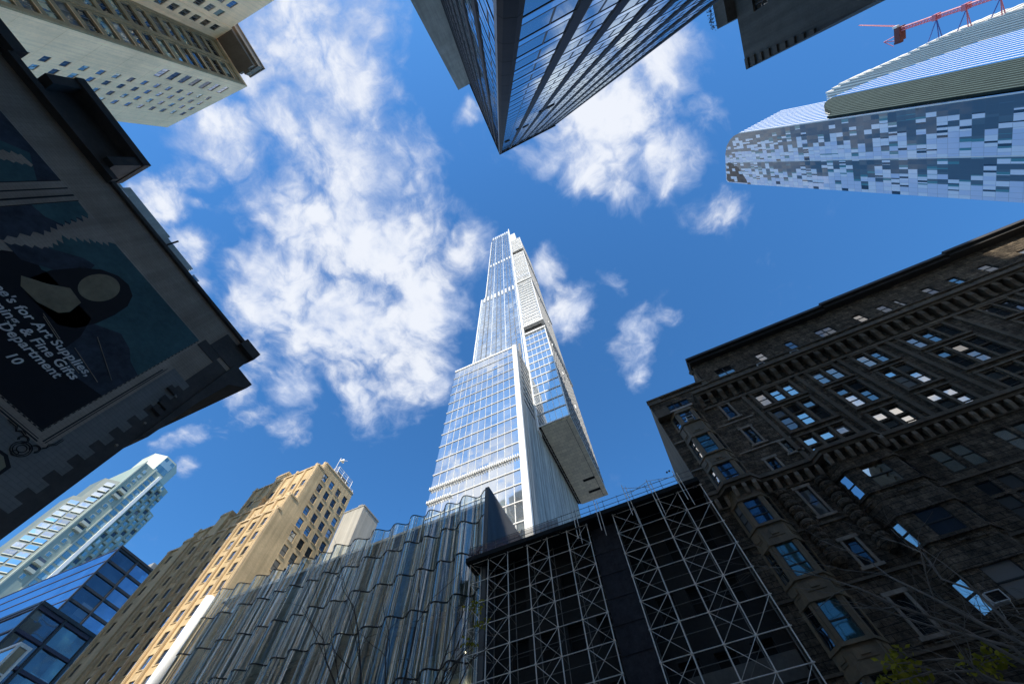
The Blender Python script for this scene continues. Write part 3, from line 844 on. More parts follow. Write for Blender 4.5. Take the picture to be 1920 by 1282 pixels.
# brown sheet metal oriel, one storey after another
def oriel(name, plan, z0, z1, zs0, zs1, mm, glasses, wn, parent, pier=.27):
    """plan: wall-left, front-left, front-right, wall-right points; windows between zs0 and zs1"""
    mb = MB()
    mb.prism(plan, z0, zs0, 0); mb.prism(plan, zs1, z1, 0)
    cx = sum(p[0] for p in plan) / 4
    big = [(cx + (p[0] - cx) * 1.05, p[1] - (.14 if p[1] < YO - .01 else 0)) for p in plan]
    mb.prism(big, zs0 - .22, zs0 - .003, 0); mb.prism(big, zs1 + .003, zs1 + .18, 0)
    for i in range(3):
        a, b = Vector(plan[i] + (0,)), Vector(plan[i + 1] + (0,))
        d = (b - a).normalized(); nrm = Vector((d.y, -d.x, 0))
        L = (b - a).length; pw = (pier if i == 1 else .27) / 2
        for sgn in (0, 1):
            c = a + d * (pw if sgn == 0 else L - pw)
            q = [(c + d * pw + nrm * .05), (c - d * pw + nrm * .05), (c - d * pw - nrm * .15), (c + d * pw - nrm * .15)]
            mb.prism([(v.x, v.y) for v in reversed(q)], zs0, zs1, 0)
        # spandrel panel and its little boss
        p0, p1 = a + d * .3 + nrm * .04, b - d * .3 + nrm * .04
        q = [p0, p1, p1 - nrm * .08, p0 - nrm * .08]
        if zs0 - z0 > .8:
            mb.prism([(v.x, v.y) for v in q], z0 + .25, zs0 - .4, 0)
            cc = (p0 + p1) / 2
            q = [cc - d * .28 + nrm * .06, cc + d * .28 + nrm * .06, cc + d * .28, cc - d * .28]
            mb.prism([(v.x, v.y) for v in q], z0 + .42, zs0 - .6, 0)
    o = mb.build(name, mm, parent)
    for i in range(3):
        a, b = Vector(plan[i] + (0,)), Vector(plan[i + 1] + (0,))
        d = (b - a).normalized(); nrm = Vector((d.y, -d.x, 0)); L = (b - a).length
        mg = pier if i == 1 else .27
        a2, b2 = a + d * mg - nrm * .06, b - d * mg - nrm * .06
        mb = MB()
        mb.quad((a2.x, a2.y, zs0 + .01), (b2.x, b2.y, zs0 + .01), (b2.x, b2.y, zs1 - .01), (a2.x, a2.y, zs1 - .01), 1)
        for fr in (.34, .67) if wn == 3 else (.5,):
            z = zs0 + (zs1 - zs0) * fr
            c = [a2 + nrm * .05, b2 + nrm * .05, b2 - nrm * .01, a2 - nrm * .01]
            mb.prism([(v.x, v.y) for v in c], z - .045, z + .045, 0)
        for e in (a2, b2 - d * .07):
            c = [e + nrm * .05, e + d * .07 + nrm * .05, e + d * .07 - nrm * .01, e - nrm * .01]
            mb.prism([(v.x, v.y) for v in c], zs0 + .01, zs1 - .01, 0)
        mb.build('sash', [m_sash, glasses[i]], o)
    return o
planL = [(6.45, YO + .05), (7.2, YO - .85), (9.05, YO - .85), (9.8, YO + .05)]
for (z0, z1, a, b, gl) in ((35.5, 40.0, 37.5, 39.4, (g_mid, g_mid, g_dark)), (31.0, 35.5, 32.45, 35.1, (g_bright, g_teal, g_dark)), (26.75, 31.0, 28.35, 30.75, (g_bright, g_navy, g_dark)),
                          (22.4, 26.75, 23.9, 26.3, (g_mid, g_navy, g_dark)), (18.2, 22.4, 19.5, 22.0, (g_bright, g_teal, g_dark)), (14.2, 18.2, 15.4, 17.8, (g_dark, g_teal, g_dark)), (9.9, 14.2, 11.2, 13.7, (g_dark, g_dark, g_dark))):
    oriel('metal_bay', planL, z0, z1, a, b, m_oriel, gl, 3 if z0 > 15 else 2, ob)
mb = MB(); mb.profile([(YO + .0, 40.0), (YO - .9, 40.0), (YO - .55, 40.75), (YO, 40.85)], 'x', 6.8, 9.5); mb.build('bay_cap', m_trim, ob)
planR = [(14.75, YO + .05), (15.7, YO - .9), (19.35, YO - .9), (20.3, YO + .05)]
for (z0, z1, a, b, gl) in ((22.5, 27.6, 23.65, 25.8, (g_mid, g_bright, g_dark)), (18.4, 22.5, 19.3, 21.25, (g_bright, g_navy, g_dark)), (14.2, 18.4, 15.1, 17.1, (g_bright, g_mid, g_dark)), (9.9, 14.2, 10.8, 13.1, (g_dark, g_dark, g_dark))):
    oriel('stone_bay', planR, z0, z1, a, b, m_rust, gl, 2, ob, .92)
# fat bulging half columns
for x in (10.75, 14.1):
    mb = MB()
    pts, rs = [], []
    z = 20.4
    while z < 26.6:
        for f, r in ((0, .44), (.12, .56), (.5, .60), (.88, .56)):
            pts.append((x, YO - .05, z + .62 * f)); rs.append(r)
        z += .62
    pts.append((x, YO - .05, 26.6)); rs.append(.45)
    mb.tube(pts, rs, 14)
    mb.tube([(x, YO - .1, 19.6), (x, YO - .1, 20.0), (x, YO - .1, 20.38)], [.15, .5, .66], 14)
    mb.build('bulging_column', m_rust, ob, smooth=True)
# roof overhang and balustrade
mb = MB()
for (a, b, d, z) in ((12.6, 30.6, .85, 48.75), (30.604, 45.8, 1.0, 48.95), (45.804, 82, 1.15, 49.15)):
    mb.box(a, b, YO - d, YO + 1.2, z, z + .42); mb.box(a + .1, b, YO - d + .35, YO + 1.2, z - .45, z - .004)
mb.build('roof_overhang', m_eave, ob)
mb = MB(); mb.box(5.2, 12.9, YO - .15, YO + .45, 44.35, 44.6); mb.box(5.2, 12.9, YO - .12, YO + .4, 43.5, 43.72)
for k in range(24): mb.tube([(7.0 + k * .22, YO + .1, 43.75), (7.0 + k * .22, YO + .1, 44.0), (7.0 + k * .22, YO + .1, 44.34)], [.05, .09, .05], 6)
mb.box(5.25, 6.9, YO - .05, YO + .35, 43.72, 44.35); mb.box(12.3, 12.9, YO - .05, YO + .35, 43.72, 44.35)
mb.build('balustrade', m_smooth, ob)
mb = MB(); mb.box(12.45, 12.75, YO + .2, YO + .8, 44.6, 47.3); mb.tube([(12.4, YO + .3, 46.9), (12.35, YO + .3, 47.4), (12.4, YO + .3, 47.8)], [.2, .32, .1], 8); mb.build('corner_finial', m_smooth, ob)

# window air conditioners
def ac_unit(x, y, z, w, h, d, lab, openframe=False):
    a = thing('air_conditioner', lab, 'air conditioner', (x, y, z))
    mb = MB(); q = .05
    mb.box(x - w / 2, x - w / 2 + q, y - d, y + .15, z, z + h); mb.box(x + w / 2 - q, x + w / 2, y - d, y + .15, z, z + h)
    mb.box(x - w / 2 + q, x + w / 2 - q, y - d, y + .15, z, z + q); mb.box(x - w / 2 + q, x + w / 2 - q, y - d, y + .15, z + h - q, z + h)
    mb.build('casing', m_ac, a)
    mb = MB(); mb.box(x - w / 2 + q + .003, x + w / 2 - q - .003, y - d + .07, y + .1, z + q + .003, z + h - q - .003)
    for k in range(5):
        zz = z + q + .03 + (h - 2 * q - .06) * k / 4
        mb.box(x - w / 2 + q + .003, x + w / 2 - q - .003, y - d + .04, y - d + .066, zz - .01, zz + .01)
    mb.build('grille', m_sash, a)
    if openframe:
        mb = MB(); mb.bar((x - w * .4, y - d, z), (x - w * .4, y, z - .5), .025, 5); mb.bar((x + w * .4, y - d, z), (x + w * .4, y, z - .5), .025, 5); mb.build('strut', m_ac, a)
ac_unit(19.0, YO - .15, 42.45, .8, .5, .45, 'white window air conditioner over the upper cornice, left one of two there')
ac_unit(22.9, YO - .15, 42.35, .85, .5, .45, 'white window air conditioner over the upper cornice, right one of two there')
ac_unit(19.5, YO - .05, 28.45, .95, .55, .55, 'white air conditioner on struts in a window just above the middle cornice', True)
ac_unit(8.2, YO - .85, 37.55, .75, .5, .4, 'white air conditioner in the front of the topmost brown metal bay window')
ac_unit(15.75, YO - .95, 15.0, .85, .6, .55, 'white framed air conditioner in the lower stone bay window', True)

# ------------------------------------------------------------------ tan stepped apartment building
tb = thing('tan_apartment_building', 'stepped tan brick apartment building, left half in shade, behind the wavy glass shop', 'apartment building', (-75, 40, 0))
lev = [  # x0, y0, y1, ztop, zbase
    (-88.4, 34.8, 35.5, 57.2, 0), (-86.0, 35.5, 37.3, 61.1, 0), (-80.0, 37.3, 38.9, 71.4, 0), (-77.0, 38.9, 48.9, 73.4, 0)]
scol = [-64.0, -66.6, -69.4, -72.2, -75.0, -77.8, -80.6, -83.4, -86.2]
ecol = [37.75, 40.2, 42.65, 45.1, 47.55]
erow = [46.2 + 3.0 * k - 1.0 for k in range(-8, 9)]
twin = []
mb = MB()
for i, (x0, y0, y1, zt, zb) in enumerate(lev):
    so, eo = [], []
    zlow = 0 if i == 0 else lev[i - 1][3]
    for x in scol:
        if x - .8 < x0: continue
        for z in erow:
            if z > zlow + .3 and z + 1.9 < zt - .6:
                so.append((x - .6, x + .6, z, z + 1.85)); twin.append(('S', y0, x, z, 1.2, 1.85))
    for y in ecol:
        if y - .55 > y0 and y + .55 < y1 + (1.2 if i == 2 else 0):
            for z in erow:
                if z > 38 and z + 1.9 < zt - 1.2:
                    if i == 2 and z > 70: continue
                    eo.append((y - .65, y + .65, z, z + 2.0)); twin.append(('E', -62.0, y, z, 1.3, 2.0))
    facade(mb, 'S', y0, x0, -62.0, zlow, zt, so, .3)
    if i < 3: facade(mb, 'E', -62.0, y0, y1, 0, zt, eo if i != 2 else [], .22)
    else: facade(mb, 'E', -62.0, y0, y1, 0, zt, eo, .22)
    facade(mb, 'W', x0, y0, 48.9, 0, zt)
    mb.quad((x0, y0, zt), (-62, y0, zt), (-62, y1 + .3, zt), (x0, y1 + .3, zt))
mb.quad((-88.4, 48.9, 0), (-62, 48.9, 0), (-62, 48.9, 73.4), (-88.4, 48.9, 60))
mb.build('wall', m_tan, tb)
wn = 0
for (sd_, p, u, z, w, h) in twin:
    if sd_ == 'E' and p == -62.0 and u < 38.9: continue
    if sd_ == 'S' and z < 30: continue
    r = rng.random()
    add_window(tb, sd_, p, u, z + .01, w - .02, h - .02, m_sashg if sd_ == 'S' else m_sash, (g_mid if r < .35 else g_dark) if sd_ == 'E' else (g_mid if r < .6 else g_dark), 1, .5, .07, .12, m_tantrim)
for i, (x0, y0, y1, zt, zb) in enumerate(lev):
    zlow = 20 if i == 0 else lev[i - 1][3]
    xs = [x for x in [-62.25, -62.75, -65.3, -68.0, -70.8, -73.6, -76.4, -79.2, -82.0, -84.8, -87.6] if x > x0]
    for k, x in enumerate(xs):
        mb = MB(); mb.box(x - .22, x + .22, y0 - .32, y0 - .003, zlow, zt + (.8 if k % 2 else .25)); mb.box(x - .1, x + .1, y0 - .42, y0 - .323, zlow, zt)
        mb.build('pier', m_tantrim, tb)
    mb = MB(); mb.box(x0 - .1, -61.9, y0 - .22, y0 + .35, zt - .002, zt + .35); mb.box(-62.25, -61.88, y0 + .353, y1, zt - .002, zt + .3)
    mb.build('parapet', m_tantrim, tb)
# shouldered bays on the shaded half
for (xa, xb, y0, z0, zt) in ((-74.8, -72.6, 36.4, 57, 66.5), (-80.0, -77.6, 34.9, 48, 63.5), (-84.4, -82.4, 34.2, 20, 58.5), (-76.2, -73.0, 38.0, 66, 75.6)):
    mb = MB(); mb.box(xa, xb, y0, y0 + 2.2, z0, zt); mb.prism([(xa - .1, y0 - .12), (xb + .1, y0 - .12), (xb + .1, y0 + 2), (xa - .1, y0 + 2)], zt - .9, zt - .4); mb.build('projecting_bay', m_tan, tb)
mb = MB(); mb.box(-72.5, -64.5, 40.5, 48, 73.4, 75.5); mb.build('penthouse', m_tan, tb)
mb = MB(); mb.profile([(-72.7, 75.5), (-66.5, 75.5), (-68.0, 79.0), (-71.2, 79.0)], 'y', 41.5, 47); mb.build('copper_roof', m_copper, tb)
rl = thing('rooftop_railing', 'white metal railing and frame on the roof corner of the tan brick building', 'railing', (-63, 46, 73.4))
mb = MB()
for (x, y) in ((-62.3, 42.5), (-62.3, 44.2), (-62.3, 45.9), (-62.3, 47.6), (-64, 42.5), (-64, 45.9), (-64, 47.6), (-62.3, 48.8)):
    mb.bar((x, y, 73.4), (x, y, 76.4 if y < 47.8 else 74.6), .06, 5)
for z in (74.2, 75.0, 75.7, 76.3):
    mb.bar((-62.3, 42.4, z), (-62.3, 47.7, z), .05, 5); mb.bar((-64, 42.4, z), (-64, 47.7, z), .05, 5); mb.bar((-62.3, 42.4, z), (-64, 42.4, z), .05, 5)
mb.bar((-62.3, 47.6, 74.5), (-62.3, 48.8, 74.5), .045, 5)
mb.build('frame', m_white, rl)
mb = MB(); mb.box(-64.5, -62.9, 43, 47, 73.41, 75.6); mb.build('tank_box', m_sashg, rl)
an = thing('roof_antenna', 'thin white antenna mast with small dish, standing on the tan brick roof beside the railing', 'antenna', (-63.2, 42.2, 73.4))
mb = MB(); mb.bar((-63.2, 42.2, 73.4), (-63.2, 42.2, 79.5), .07, 6); mb.build('mast', m_white, an)
mb = MB(); mb.bar((-63.2, 42.2, 79.0), (-62.9, 44.0, 80.2), .06, 5); mb.tube([(-63.2, 42.2, 78.6), (-63.0, 42.7, 78.9), (-62.9, 42.95, 79.05)], [.05, .35, .55], 10); mb.build('dish_arm', m_white, an)

gx = thing('grey_stucco_block', 'plain windowless warm grey stucco building block right of the tan brick building', 'building', (-54.5, 47, 0))
mb = MB(); slab(mb, -56.9, -52.1, 45, 50.1, 0, 62.3); mb.build('wall', m_greybox, gx)
mb = MB(); mb.box(-57.0, -52.0, 44.9, 45.2, 62.302, 62.6); mb.box(-52.35, -51.98, 45.203, 50.2, 62.302, 62.6); mb.box(-54.2, -53.2, 45.4, 46.2, 62.302, 63.6); mb.build('coping', m_conc, gx)

# ------------------------------------------------------------------ pale green condominium tower far to the left
lt_ = thing('pale_green_tower', 'slender pale green and white apartment tower with stepped corner bays, far left', 'tower', (-262, 62, 0))
m_sage = mat('pale_green_cladding', (.33, .41, .36), .6, .08, .1, 1.5, streak=.1)
m_sagedk = mat('dark_green_spandrel', (.16, .20, .19), .6, .12, .2, 2)
m_sagew = mat('white_green_edge', (.50, .54, .46), .55, .06, .2, 2)
mb = MB()
mb.box(-290, -250, 53.5, 65.6, 0, 186)
mb.build('core_wall', m_sage, lt_)
mb = MB(); mb.prism([(-251.5, 53.5), (-268, 53.5), (-268, 45.5), (-259, 45.5)][::-1], 0, 158); mb.prism([(-252.0, 53.4), (-268, 53.4), (-268, 48), (-257, 48)][::-1], 158.002, 171.5)
mb.build('side_wing', m_sagedk, lt_)
mb = MB()
mb.prism([(-250.5, 65.7), (-254, 79.5), (-285, 79.5), (-285, 65.7)], 0, 171); mb.prism([(-250.8, 65.7), (-253, 75.3), (-285, 75.3), (-285, 65.7)], 171.002, 184.5)
mb.build('bay_wing', m_sage, lt_)
mb = MB()
mb.prism([(-251, 59.5), (-251, 66.5), (-256, 71.5), (-266, 71.5), (-266, 54.5), (-256, 54.5)], 184.5, 198)
mb.build('crown', m_sagew, lt_)
mb = MB(); mb.prism([(-250.9, 59.6), (-250.9, 66.4), (-251.5, 66.4), (-251.5, 59.6)], 187.5, 197); mb.build('crown_glazing', g_sage, lt_)
for y in (53.7, 60.6):
    mb = MB(); mb.box(-249.96, -249.5, y - .3, y + .3, 0, 187); mb.build('edge_strip', m_sagew, lt_)
mb = MB(); mb.box(-249.96, -249.0, 64.3, 65.8, 0, 185); mb.build('white_strip', mat('bright_white_strip', (.86, .87, .84), .4, .05), lt_)
z = 118.0; i = 0
while z < 183:
    wide = (i % 6) in (1, 2)
    mb = MB()
    if wide:
        mb.box(-249.95, -248.6, 55.3, 59.0, z - .2, z + .15, 0); mb.box(-249.95, -249.9, 55.4, 58.9, z + .2, z + 2.9, 1); mb.box(-248.75, -248.6, 55.3, 59.0, z + .15, z + 1.1, 0)
        mb.build('balcony', [m_sagew, g_dark], lt_)
    else:
        mb.box(-249.99, -249.85, 56.2, 57.9, z + .5, z + 2.6, 0); mb.box(-249.847, -249.83, 56.35, 57.75, z + .65, z + 2.45, 1)
        mb.build('window', [m_sagew, g_sage], lt_)
    mb = MB(); mb.box(-249.95, -249.9, 61.2, 64.0, z + .3, z + 2.7, 0); mb.build('window', g_sage, lt_)
    z += 3.45; i += 1
# corner bays and the blue side windows
for j, (ya, off, ztop) in enumerate(((66.6, 0, 184), (69.8, .6, 184), (73.0, 1.3, 182), (76.3, 2.1, 170))):
    z = 118.0; k = 0
    while z < ztop - 3:
        x = -250.75 - (ya - 65.7) * .25
        mb = MB()
        d = 1.1 if (k + j) % 2 else .35
        mb.prism([(x + d, ya + .4), (x + d, ya + 2.0), (x - .6, ya + 2.6), (x - .6, ya - .2)], z, z + 1.1, 0)
        mb.prism([(x + d - .05, ya + .45), (x + d - .05, ya + 1.95), (x - .6, ya + 2.5), (x - .6, ya - .1)], z + 1.103, z + 3.1, 1)
        mb.build('bay_window', [m_sage, g_sage if (k * 3 + j) % 4 else g_dark], lt_)
        z += 3.45; k += 1
for j in range(2):
    z = 112.0
    while z < (156 if j == 0 else 169):
        s0 = .10 + .45 * j; s1 = s0 + .36
        pa, pb_, nv = Vector((-259, 45.5)), Vector((-251.5, 53.5)), Vector((.73, -.684))
        q0, q1 = pa.lerp(pb_, s0), pa.lerp(pb_, s1)
        mb = MB(); mb.prism([tuple(v) for v in (q0 - nv * .1, q1 - nv * .1, q1 + nv * .3, q0 + nv * .3)], z, z + 2.0); mb.prism([tuple(v) for v in (q0 - nv * .1, q1 - nv * .1, q1 + nv * .4, q0 + nv * .4)], z - .35, z - .003, 1)
        mb.build('blue_window', [g_mid, m_sagew], lt_); z += 3.45

# ------------------------------------------------------------------ blue glass offices at the lower left
bb = thing('blue_glass_offices', 'blue glass office block with mirrored side and dark frame, below the pale green tower', 'office building', (-160, 50, 0))
k = 1.2
x0, ya, ym, yb, zt = -144.0, 44.6, 51.3, 56.3, 85.4
mb = MB(); slab(mb, -240, x0, ya, 75, 0, zt); mb.build('glass_wall', g_blue, bb)
mb = MB(); mb.quad((x0 + .02, ya, 0), (x0 + .02, ym, 0), (x0 + .02, ym, zt), (x0 + .02, ya, zt)); mb.build('navy_bay', g_navy, bb)
m_plum = mat('plum_frame', (.045, .04, .07), .5, .1)
z = zt
while z > 30:
    mb = MB(); mb.box(-240, x0, ya - .12, ya - .003, z - .14, z + .14); mb.build('floor_line', m_plum, bb)
    mb = MB(); mb.box(x0 + .021, x0 + .35, ya, ym, z - .28, z + .28); mb.box(x0 + .003, x0 + .3, ym, yb + 4, z - .3, z + .3); mb.build('floor_frame', m_steel, bb)
    z -= 3.62
for y in (ya, ym, yb + 4):
    mb = MB(); mb.box(x0 + .004, x0 + .5, y - .22, y + .22, 0, zt + .3); mb.build('corner_frame', m_steel, bb)
mb = MB(); mb.box(x0 - .3, x0 + .6, ya - .2, yb + 4, zt + .3, zt + .9); mb.build('roof_frame', m_steel, bb)
mb = MB(); mb.box(-152, -146, 56, 62, zt, zt + 4); mb.box(-150, -147, 52, 55, zt, zt + 2.5); mb.build('roof_plant', m_conc, bb)
dg = thing('dark_glass_offices', 'dark framed glass office block in the bottom left corner, in front of the blue one', 'office building', (-130, 42, 0))
mb = MB(); slab(mb, -240, -120, 33.9, 34.4, 0, 55.8); slab(mb, -180, -120, 34.4, 58, 0, 55.8)
mb.build('glass_wall', g_navy, dg)
mb = MB(); mb.quad((-119.98, 39.9, 0), (-119.98, 52, 0), (-119.98, 52, 55.6), (-119.98, 39.9, 55.6)); mb.build('cluttered_bay', glass_mat('cluttered_office_glass', (.03, .04, .05), .2, (.8, .95, 1), (2.0, 3.2), .12, .25, .5, .03, (.3, .34, .33), .3), dg)  # bay with more pale blinds than the panes beside it
z = 55.8
while z > 20:
    mb = MB(); mb.box(-119.97, -119.6, 33.9, 52, z - .28, z + .28); mb.box(-200, -120, 33.7, 33.897, z - .2, z + .2); mb.build('floor_frame', m_plum, dg); z -= 4.2
for y in (33.9, 39.9, 46.4, 52):
    mb = MB(); mb.box(-119.96, -119.45, y - .25, y + .25, 0, 56.2); mb.build('corner_frame', m_steel, dg)
mb = MB(); mb.box(-119.9, -119.3, 33.7, 52, 56.2, 56.8); mb.box(-200, -119.9, 33.6, 34, 56.2, 56.8); mb.build('roof_frame', m_steel, dg)
gc = thing('glazed_corner_block', 'small glass corner block with a pale frame at the lower left edge', 'building', (-112, 35, 0))
mb = MB(); slab(mb, -150, -108, 33.0, 34.9, 0, 45.2); mb.build('glass_wall', g_mid, gc)
mb = MB(); mb.box(-150, -107.8, 32.8, 35.1, 45.2, 45.7)
for z in (41.5, 37.5, 33.5): mb.box(-150, -107.85, 32.9, 35.0, z - .12, z + .12)
mb.box(-108.1, -107.8, 34.6, 35.05, 0, 45.2); mb.box(-108.1, -107.8, 32.85, 33.2, 0, 45.2)
mb.build('pale_frame', m_whitepnl, gc)
# ------------------------------------------------------------------ mural building on the left
mu = thing('mural_building', 'dark building with a painted portrait sign and lettering on its side, left edge', 'building', (-20, -5, 0))
XM = -18.0
m_mwall = mat_brick('painted_over_block', (.44, .355, .26), (.41, .33, .24), (.33, .265, .20), .42, .14, .012, .16, .3, .9, .5, streak=.2)
m_mdark = mat('soot_brown_wall', (.085, .075, .064), .9, .25, .5, 5, .2, 10)
m_mblue = mat_brick('painted_grey_blue', (.27, .265, .235), (.25, .245, .22), (.21, .205, .185), .42, .14, .01, .15, .2, .88, .5, streak=.2)
m_border = mat_brick('painted_pale_border', (.48, .39, .295), (.45, .365, .275), (.37, .30, .23), .42, .14, .01, .15, .2, .88, .5, streak=.2)
m_line = mat('painted_black_line', (.018, .017, .017), .85, .2, 1, 6)
m_teal = mat('painted_teal_sky', (.055, .125, .125), .8, .3, .6, 5)
m_navyp = mat('painted_navy_hills', (.045, .055, .07), .85, .5, 1.2, 4)
m_blackp = mat('painted_black_field', (.011, .011, .013), .85, .2, .8, 5)
m_ochre = mat('painted_pale_skin', (.30, .24, .14), .85, .22, 1.2, 5)
m_hair = mat('painted_dark_hair', (.016, .013, .012), .85, .2, .8, 4)
m_letter = mat('painted_white_letter', (.80, .78, .72), .8, .16, 2, 8)
m_cream2 = mat('painted_cream', (.30, .27, .17), .85, .1)
mb = MB()
mb.quad((XM, -40, 0), (XM, 2.9, 0), (XM, 2.9, 23.4), (XM, -40, 23.4))
mb.quad((-29, 2.9, 0), (XM, 2.9, 0), (XM, 2.9, 23.4), (-29, 2.9, 23.4)); mb.quad((-29, -40, 23.4), (XM, -40, 23.4), (XM, 2.9, 23.4), (-29, 2.9, 23.4))
mb.quad((-29, -40, 0), (-29, 2.9, 0), (-29, 2.9, 23.4), (-29, -40, 23.4)); mb.quad((-29, -40, 0), (XM, -40, 0), (XM, -40, 23.4), (-29, -40, 23.4))
mb.build('wall', m_mwall, mu)
def on_wall(pts, lay, m, name, parent=mu):
    """flat painted area: outline (y, z) a few millimetres proud of the wall"""
    mb = MB(); x = XM + .004 * lay
    mb.poly([(x, y, z) for y, z in pts]); return mb.build(name, m, parent)
# painted ground: grey blue field with stone toothing, border, picture
tooth = [(-3, 9), (2.42, 9)]
z = 9.0; k = 0
pts = [(-16, 9.0)]
while z < 18.6:
    y = 2.42 if k % 2 else 2.1
    pts += [(y - (.0 if z < 12 else .0), z), (y, z + .41)]; z += .41; k += 1
pts += [(1.4, 18.9), (.95, 18.9), (.95, 12.95), (-16, 12.95)]
on_wall(pts, 1, m_mblue, 'painted_quoin_field')
mb = MB(); mb.box(XM + .0005, XM + .003, 2.1, 2.9, 3, 21.2)
mb.build('painted_dark_edge', m_mdark, mu)
on_wall([(-16, 12.95), (1.35, 12.95), (1.35, 18.9), (.96, 18.9), (.96, 21.25), (-16, 21.25)], 2, m_border, 'painted_border')
for (a, b, c, d) in ((-16, 1.05, 12.98, 13.03), (-16, 1.0, 13.07, 13.10), (1.12, 1.17, 13.1, 18.4), (1.21, 1.24, 13.1, 18.6)):
    on_wall([(a, c), (b, c), (b, d), (a, d)], 3, m_line, 'painted_line')
mb = MB(); xx = XM + .016; mb.poly([(XM + .012, y_, z_) for y_, z_ in ((-16, 13.30), (.86, 13.30), (.86, 13.345), (-16, 13.345))], 1); mb.poly([(XM + .0125, y_, z_) for y_, z_ in ((.825, 13.35), (.86, 13.35), (.86, 21.15), (.825, 21.15))], 1)
y = -8.0
while y < .8: mb.quad((xx, y, 13.305), (xx, y + .09, 13.305), (xx, y + .09, 13.34), (xx, y, 13.34)); y += .2
z = 13.4
while z < 21.1: mb.quad((xx, .83, z), (xx, .855, z), (xx, .855, z + .1), (xx, .83, z + .1)); z += .22
mb.build('dashed_line', [m_border, m_line], mu)
def jag(p0, p1, n, amp):
    out = []
    for i in range(n + 1):
        f = i / n
        out.append((p0[0] + (p1[0] - p0[0]) * f + (amp if i % 2 else -amp) * rng.uniform(.3, 1), p0[1] + (p1[1] - p0[1]) * f))
    return out
pic = on_wall([(-5.2, 13.35), (.82, 13.35), (.82, 17.6), (-4.4, 17.6)] + jag((-5.2, 17.5), (-5.35, 14), 12, .1), 3, m_blackp, 'painted_sign')
on_wall([(.82, 16.4), (.82, 21.15), (-4.7, 21.15)] + jag((-4.75, 20.9), (-5.35, 19.3), 14, .16) + jag((-5.3, 19.2), (-4.95, 18.2), 8, .14) + [(-4.6, 17.6), (-2.2, 17.0), (-.6, 16.6)], 4, m_teal, 'painted_sky')
on_wall([(.82, 15.6), (.82, 17.3), (.2, 17.5), (-.3, 17.9), (-1.0, 18.1), (-1.9, 17.4), (-1.9, 16.2), (-.4, 15.4)], 5, m_navyp, 'painted_hill')
on_wall(jag((-5.5, 17.2), (-5.05, 18.3), 8, .1) + [(-4.4, 19.3), (-4.0, 19.5), (-3.7, 18.8), (-4.1, 18.0), (-4.8, 17.2)], 5, m_navyp, 'painted_hill')
on_wall([(-6.82, 13.35)] + jag((-5.7, 13.4), (-5.7, 18.4), 22, .1) + jag((-5.65, 18.5), (-6.1, 21.1), 16, .16) + [(-6.82, 21.15)], 3, m_navyp, 'painted_hill')
on_wall([(-6.82, 19.2), (-6.3, 19.3)] + jag((-5.9, 19.6), (-6.15, 21.1), 10, .12) + [(-6.82, 21.15)], 4, m_teal, 'painted_sky')
on_wall([(-16, 13.35), (-7.78, 13.35), (-7.78, 21.2), (-16, 21.2)], 3, m_navyp, 'painted_panel')
on_wall([(-7.78, 18.4), (-7.78, 20.2), (-9.0, 20.9), (-9.6, 20.0), (-8.8, 18.6)], 4, m_teal, 'painted_panel')
on_wall(jag((-8.9, 19.0), (-8.4, 20.6), 12, .1) + jag((-8.9, 20.5), (-9.3, 19.2), 10, .1), 5, m_mwall, 'painted_stroke')
for (a, b) in ((-6.86, -6.82), (-7.14, -7.06), (-7.46, -7.40), (-7.80, -7.76)):
    on_wall([(a, 13.35), (b, 13.35), (b, 21.2), (a, 21.2)], 5, m_line, 'painted_line')
def ellipse(cy, cz, ry, rz, rot, n=32):
    c, s = math.cos(rot), math.sin(rot)
    return [(cy + ry * math.cos(a) * c - rz * math.sin(a) * s, cz + ry * math.cos(a) * s + rz * math.sin(a) * c) for a in [2 * PI * i / n for i in range(n)]]
on_wall([(-4.1, 16.9), (-4.2, 17.8), (-4.05, 18.8), (-3.75, 19.6), (-3.3, 20.05), (-2.8, 20.15), (-2.3, 19.9), (-1.95, 19.3), (-1.8, 18.5), (-1.75, 17.6), (-1.85, 16.8), (-2.2, 16.4), (-3.6, 16.4)], 6, m_hair, 'painted_figure_hair')
on_wall([(-4.7, 15.6), (-4.9, 17.0), (-4.2, 17.6), (-2.0, 17.6), (-1.5, 16.7), (-1.2, 15.4)], 6, m_blackp, 'painted_figure_dress')
on_wall([(-4.25, 16.75), (-3.75, 17.25), (-3.35, 17.85), (-2.7, 17.75), (-2.5, 17.1), (-2.6, 16.75), (-3.2, 16.45), (-3.9, 16.45)], 7, m_ochre, 'painted_figure_shoulders')
on_wall(ellipse(-3.05, 18.9, .58, .92, .12), 7, m_ochre, 'painted_figure_face')
for (a, b) in (((-2.75, 16.3), (-1.7, 16.05)), ((-2.65, 16.22), (-1.65, 15.97)), ((-1.2, 16.2), (.3, 15.85)), ((-.9, 15.7), (-.3, 15.6)), ((-1.25, 17.2), (.5, 16.3))):
    mb = MB(); mb.bar((XM + .036, a[0], a[1]), (XM + .036, b[0], b[1]), .012, 4); mb.build('painted_stroke', m_border, mu)
